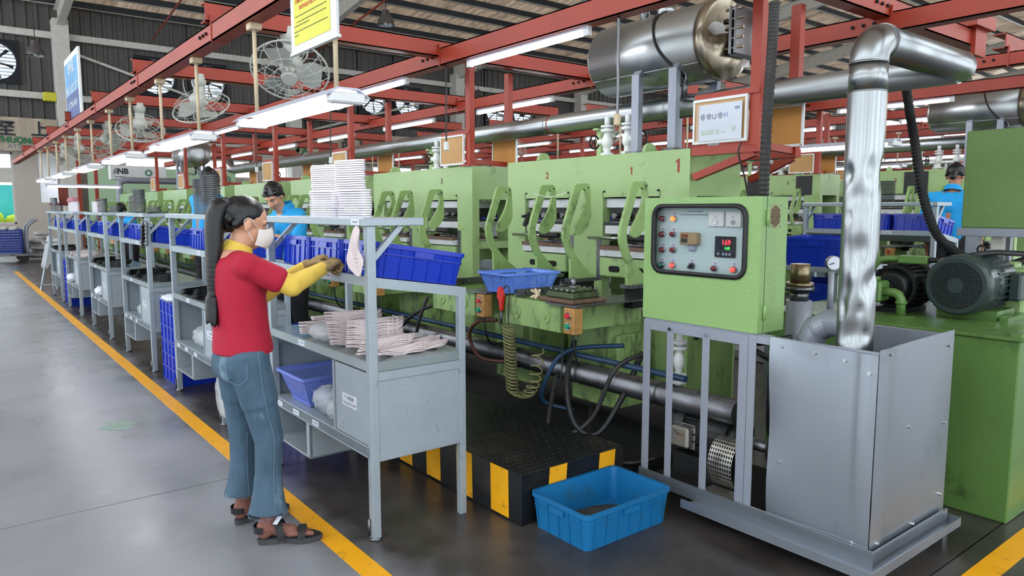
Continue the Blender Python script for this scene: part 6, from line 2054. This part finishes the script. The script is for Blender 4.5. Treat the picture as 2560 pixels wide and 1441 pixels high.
# ---- workers in blue polo shirts
def worker(label, loc, face, bow=0.0, arms=None, skin='skin_tan', scale=1.0, full=True, head_turn=0.0):
    """standing figure built towards +X then turned"""
    x, y, z = loc
    t = thing('person', label, 'person', loc, 'workers in blue polo shirts')
    M3 = Matrix.Rotation(face, 3, 'Z')
    def W(p): return Vector(loc) + M3 @ (Vector(p) * scale)
    body = MB()
    hx = .05 + bow * .14
    hc = W((hx, 0, 1.50 - bow * .06))
    fdir = M3 @ (Matrix.Rotation(head_turn, 3, 'Z') @ Vector((1, 0, -.25 - bow * .6)))
    Pn, HM_ = head_shape(body, hc, fdir, M3 @ Vector((.25 + bow * .5, 0, 1)), 1.0 * scale)
    body.cap(W((.0 + bow * .08, 0, 1.30)), W((hx - .02, 0, 1.42 - bow * .04)), .058, .052)
    body.cap(W((bow * .05, 0, 1.2)), W((0, 0, .9)), .12, .11)
    A = arms or {-1: ((.02, -.19, 1.27), (.14, -.23, 1.02), (.32, -.12, 1.05)), 1: ((.02, .19, 1.27), (.14, .23, 1.02), (.32, .12, 1.05))}
    for s, (a, b_, c) in A.items():
        body.cap(W((0, s * .08, 1.28)), W(a), .065, .055).cap(W(a), W(b_), .046, .040).cap(W(b_), W(c), .039, .028)
        d = (Vector(c) - Vector(b_)).normalized()
        hand(body, W(c), M3 @ d, M3 @ Vector((0, 0, 1)), M3 @ Vector((0, -s, 0)), .4)
    for s in (-1, 1): body.cap(W((0, s * .09, .88)), W((.02, s * .1, .48)), .085, .06).cap(W((.02, s * .1, .48)), W((0, s * .11, .08)), .056, .04).cap(W((-.02, s * .11, .045)), W((.17, s * .13, .035)), .04, .033)
    blob('body', body, skin, t, .008, 3)
    face_bits(Pn, HM_, t, scale)
    sh = MB()
    sh.ell(W((bow * .05, 0, 1.19)), (.13, .13, .12)).cap(W((bow * .05, -.09, 1.25)), W((bow * .05, .09, 1.25)), .095, .095)
    sh.cap(W((bow * .05, -.06, 1.2)), W((0, -.05, .90)), .118, .122).cap(W((bow * .05, .06, 1.2)), W((0, .05, .90)), .118, .122)
    for s, (a, b_, c) in A.items(): sh.cap(W((.0, s * .1, 1.28)), W(a), .068, .068).cap(W(a), W(Vector(a).lerp(Vector(b_), .78)), .066, .066)
    blob('polo_shirt', sh, 'shirt_blue', t, .009, 4)
    cv = []
    for k in range(20):
        a = 2 * PI * k / 20
        cv.append(W((bow * .07 + .085 * math.cos(a), .088 * math.sin(a), 1.335 - .03 * math.cos(a))))
    for k in range(20):
        a = 2 * PI * k / 20
        cv.append(W((bow * .09 + .068 * math.cos(a), .068 * math.sin(a), 1.385 - .03 * math.cos(a))))
    MB().add(cv, [[k, (k + 1) % 20, 20 + (k + 1) % 20, 20 + k] for k in range(20)], True).build('collar', 'shirt_blue', t)
    tr = MB().cap(W((0, -.05, .87)), W((0, .05, .87)), .118, .118)
    for s in (-1, 1): tr.cap(W((0, s * .09, .86)), W((.02, s * .1, .48)), .10, .078).cap(W((.02, s * .1, .48)), W((0, s * .11, .09)), .076, .066)
    blob('trousers', tr, 'trousers_dark', t, .01, 3)
    for s in (-1, 1): blob('shoe', MB().cap(W((-.04, s * .11, .045)), W((.18, s * .13, .04)), .05, .042), 'sandal_black', t, .008, 2)
    hr = MB()
    hr.ell(Pn(0, -.026, .044), (.081, .088, .082), 18, 12, HM_)
    hr.cap(Pn(0, .04, .09), Pn(0, -.05, .10), .026, .034)
    for k in range(9): hr.cap(Pn(-.052 + .013 * k, .045 - .3 * abs(-.052 + .013 * k), .098 - .4 * abs(-.052 + .013 * k)), Pn(-.062 + .014 * k, .076 - .25 * abs(-.052 + .013 * k), .05 + .006 * (k % 3)), .013, .006, 8)
    for sd in (-1, 1): hr.cap(Pn(sd * .07, .025, .05), Pn(sd * .07, -.03, .0), .022, .018)
    hr.cap(Pn(0, -.07, .02), Pn(0, -.085, -.04), .05, .03)
    blob('hair', hr, 'hair_black', t, .006, 7)
    return t, W
_, W1 = worker('young man in a blue polo shirt looking down over the bins behind the woman', (2.35, 6.05, .255), math.radians(196), .9, {-1: ((.05, -.19, 1.23), (.12, -.24, 1.05), (.34, -.10, 1.08)), 1: ((.05, .19, 1.23), (.12, .24, 1.06), (.36, .10, 1.10))}, 'skin', .93, head_turn=.25)
text('chest_logo', 'TH', .04, 'sign_blue', W1((.152, -.07, 1.20)), Matrix.Rotation(math.radians(196) + PI / 2, 3, 'Z') @ Matrix.Rotation(PI / 2, 3, 'X'), _, .001)
worker('man in a blue polo shirt seen from behind, beyond the second workbench', (2.34, 8.6, .255), math.radians(20), .2, skin='skin_tan', scale=1.06)
worker('man in a blue polo shirt bending behind the fourth workbench', (2.38, 13.05, .255), math.radians(200), .8, {-1: ((.05, -.19, 1.23), (.1, -.24, 1.0), (.2, -.16, .95)), 1: ((.05, .19, 1.23), (.1, .24, 1.0), (.2, .16, .95))}, scale=.84)
worker('man in a blue polo shirt standing with his back turned at the second line', (7.72, 2.93, DZ + .256), math.radians(8), .15, {-1: ((.02, -.19, 1.27), (.04, -.25, 1.02), (.13, -.23, .84)), 1: ((.02, .19, 1.27), (.04, .25, 1.02), (.13, .23, .84))}, scale=.98)

# ================================================================== LEFT-OVERS AROUND THE AISLE END
t = thing('hand_truck', 'blue lattice trolley with dark wheels and grey handle at the aisle end', 'trolley', (1.3, 25.0, 0))
MB().box(.3, 1.9, 24.5, 25.4, .18, .24).build('deck', 'steel_dark', t)
mb = MB()
for (a, b_) in (((.35, 24.5), (1.75, 24.5)), ((.35, 25.4), (1.75, 25.4)), ((1.75, 24.5), (1.75, 25.4)), ((.35, 24.5), (.35, 25.4))):
    for k in range(9):
        z = .28 + .075 * k
        mb.bar((a[0], a[1], z), (b_[0], b_[1], z), .015, .03)
    for k in range(15):
        q = k / 14
        mb.bar((a[0] + (b_[0] - a[0]) * q, a[1] + (b_[1] - a[1]) * q, .24), (a[0] + (b_[0] - a[0]) * q, a[1] + (b_[1] - a[1]) * q, .92), .02, .015, (1, 0, 0))
mb.build('lattice_sides', 'blue_plastic_dark', t)
MB().tube(spline([(1.85, 24.55, .24), (1.86, 24.55, .9), (1.95, 24.5, 1.08), (2.12, 24.5, 1.2)], 4), .03, 8).tube(spline([(1.85, 25.35, .24), (1.86, 25.35, .9), (1.95, 25.3, 1.08), (2.12, 25.3, 1.2)], 4), .03, 8).build('handle', 'guard_grey', t)
for x, y in ((.5, 24.6), (1.75, 24.6), (.5, 25.3), (1.75, 25.3)): MB().cyl((x, y - .03, .13), (x, y + .03, .13), .13, n=18).build('wheel', 'black_rubber', t)
sk = random.Random(3)
for k in range(7):
    c = (2.15 + sk.uniform(-.1, .14), 25.6 + sk.uniform(-.2, .2), .14 + .13 * k * .8)
    o = blob('sack', MB().ell(c, (.26 - .015 * k, .3, .085)).ell((c[0] + .12, c[1] - .1, c[2]), (.14, .16, .08)), 'cloth_grey', None, .02, 2, base=(c[0], c[1], c[2] - .08))
    tag(o, f'grey cloth sack in the heap beside the blue trolley, number {k + 1} from the floor'.replace(f'number {k + 1} from the floor', ('at the bottom', 'second from below', 'third from below', 'fourth from below', 'fifth from below', 'sixth from below', 'on the top')[k]), 'sack', 'sacks by the trolley')
for k in range(5):
    c = (.6 + .24 * k, 24.9 + .05 * (k % 2), .93)
    tag(blob('cloth_bundle', MB().ell(c, (.16, .25, .07)).ell((c[0] + .05, c[1] - .12, c[2] + .03), (.1, .12, .05)), 'cloth_grey', None, .02, 2, base=c), f'pale cloth bundle on top of the blue trolley, {("first", "second", "third", "fourth", "fifth")[k]} from the aisle wall', 'bundle', 'bundles in the trolley')
t = thing('easel_stand', 'leaning stand wrapped in film at the end of the workbench row', 'stand', (1.45, 15.9, 0))
for x, dx in ((1.36, .22), (1.62, .12)): MB().bar((x, 15.9, 0), (x + dx, 16.0, 1.02), .035, .03).build('leg', 'bench_grey', t)
MB().box(1.36, 1.72, 15.88, 15.92, .08, .11).box(1.42, 1.75, 15.93, 15.96, .86, .9).build('cross_bar', 'bench_grey', t)
blob('film_wrap', MB().cap((1.45, 15.94, .45), (1.56, 15.98, .95), .07, .06).cap((1.6, 15.94, .5), (1.66, 15.98, .9), .06, .05), 'bag_film', t, .015, 2)
t = thing('logo_box', 'white box with black NB logo and a green ring hanging at the far end', 'sign', (4.2, 22.1, 2.28))
MB().box(3.62, 5.0, 22.0, 22.3, 2.28, 2.66, .01).build('box', 'white_paint', t)
text('logo_letters', 'NB', .2, 'ink', (3.92, 21.995, 2.50), FY, t, .008)
mb = MB()
for k in range(5): mb.box(3.72 - .012 * k, 3.85 - .01 * k, 21.993, 21.998, 2.565 - .03 * k, 2.578 - .03 * k)
mb.build('logo_stripes', 'ink', t)
text('small_lettering', 'new balance', .05, 'ink', (3.85, 21.995, 2.36), FY, t, .001)
MB().ring((4.55, 21.99, 2.48), .075, .016, 'y', 20).build('ring_logo', 'ink_green', t)
pipe('bent_duct', 'grey duct bending down below the white logo box at the far end', 'duct', [(3.78, 21.8, 0), (3.78, 21.8, 2.12), (3.82, 21.8, 2.22), (3.95, 21.8, 2.26), (5.2, 21.8, 2.26)], .085, 'guard_grey', 16)
t = thing('translucent_curtain', 'tall translucent panel hanging at the far end of the red beam', 'panel', (1.55, 16.5, 1.6))
MB().box(1.52, 1.80, 16.5, 16.53, 1.62, 2.55).build('panel_sheet', 'sign_clear', t)
MB().cyl((1.52, 16.5, 2.55), (1.52, 16.5, 2.62), .01, n=6).cyl((1.8, 16.5, 2.55), (1.8, 16.5, 2.62), .01, n=6).build('hanger', 'steel_dark', t)
for k, (x, y, z) in enumerate(((2.55, 19.5, 0), (3.2, 21.5, 0))):
    tag(MB().box(x - .04, x + .04, y - .04, y + .04, 0, 3.2).build('red_column', 'red_oxide', base=(x, y, 0)), ('thin red column at the far end of the workbench row', 'thin red column before the pale green partition')[k], 'column', kind='structure')
t = thing('wall_board', 'small red wall box with pink flowers at the far end', 'box', (2.85, 26, 1.5))
MB().box(2.6, 3.1, 26, 26.2, 1.6, 2.25, .01).build('box', 'box_red', t)
blob('flowers', MB().ell((3.2, 25.9, 1.75), (.18, .12, .12)).ell((3.35, 25.9, 1.65), (.12, .12, .12)).ell((2.75, 25.9, 1.7), (.12, .1, .1)), 'flower_pink', t, .03, 1)
# pull cords with plugs that hang from the beams
for i, (x, y, z0, z1, r) in enumerate(((3.13, 3.0, 2.6, 2.03, .009), (3.13, 4.82, 2.6, 2.0, .006), (3.13, 6.95, 2.6, 2.0, .006), (3.13, 9.15, 2.6, 2.0, .006))):
    t = thing('electric_cord', f'{ORD[i]} electric cord with a socket hanging from the red beam before the presses', 'cord', (x, y, z1), 'cords hanging from the red beam')
    MB().tube(spline([(x, y, z0), (x + .01, y + .01, (z0 * 2 + z1) / 3), (x - .006, y - .008, (z0 + z1 * 2) / 3), (x, y, z1)], 6), r, 6).build('cord_run', 'hose_grey' if i else 'steel_dark', t)
    MB().box(x - .018, x + .018, y - .018, y + .018, z1 - .05, z1 + .02, .008).build('socket', 'rod_cream' if i == 0 else 'white_paint', t)
# black ribbed mats hung on the second-line presses
for i, (y, w) in enumerate(((3.62, .26), (5.02, .22), (5.75, .22))):
    mb = MB()
    for k in range(8):
        mb.box(8.838, 8.85 + (.0 if k % 2 else -.006), y + w * k / 8, y + w * (k + 1) / 8, 1.68, 1.925)
    tag(mb.build('ribbed_mat', 'black_rubber', base=(8.84, y, 1.68)), f'black ribbed mat hung on the front of a second-line press, {("nearest", "second", "third")[i]} of three', 'mat', 'black mats on the second line')
# little things: rag on a press arm, string
t = tag(blob('rag_strip', MB().cap((3.04, 3.70, 1.47), (3.0, 3.69, 1.40), .012, .016).cap((3.03, 3.70, 1.44), (3.05, 3.70, 1.37), .012, .010).cap((3.04, 3.7, 1.46), (2.99, 3.7, 1.45), .012, .01), 'black_rubber', None, .004, 1, base=(3.03, 3.70, 1.4)), 'black rag strip tied to an arm of the nearest press', 'rag')
tag(MB().tube(spline([(3.06, 3.68, 1.60), (3.05, 3.5, 1.575), (3.07, 3.36, 1.60)], 6), .0022, 5).build('string', 'white_paint', base=(3.06, 3.5, 1.58)), 'white string tied between two lifting arms of the nearest press', 'string')
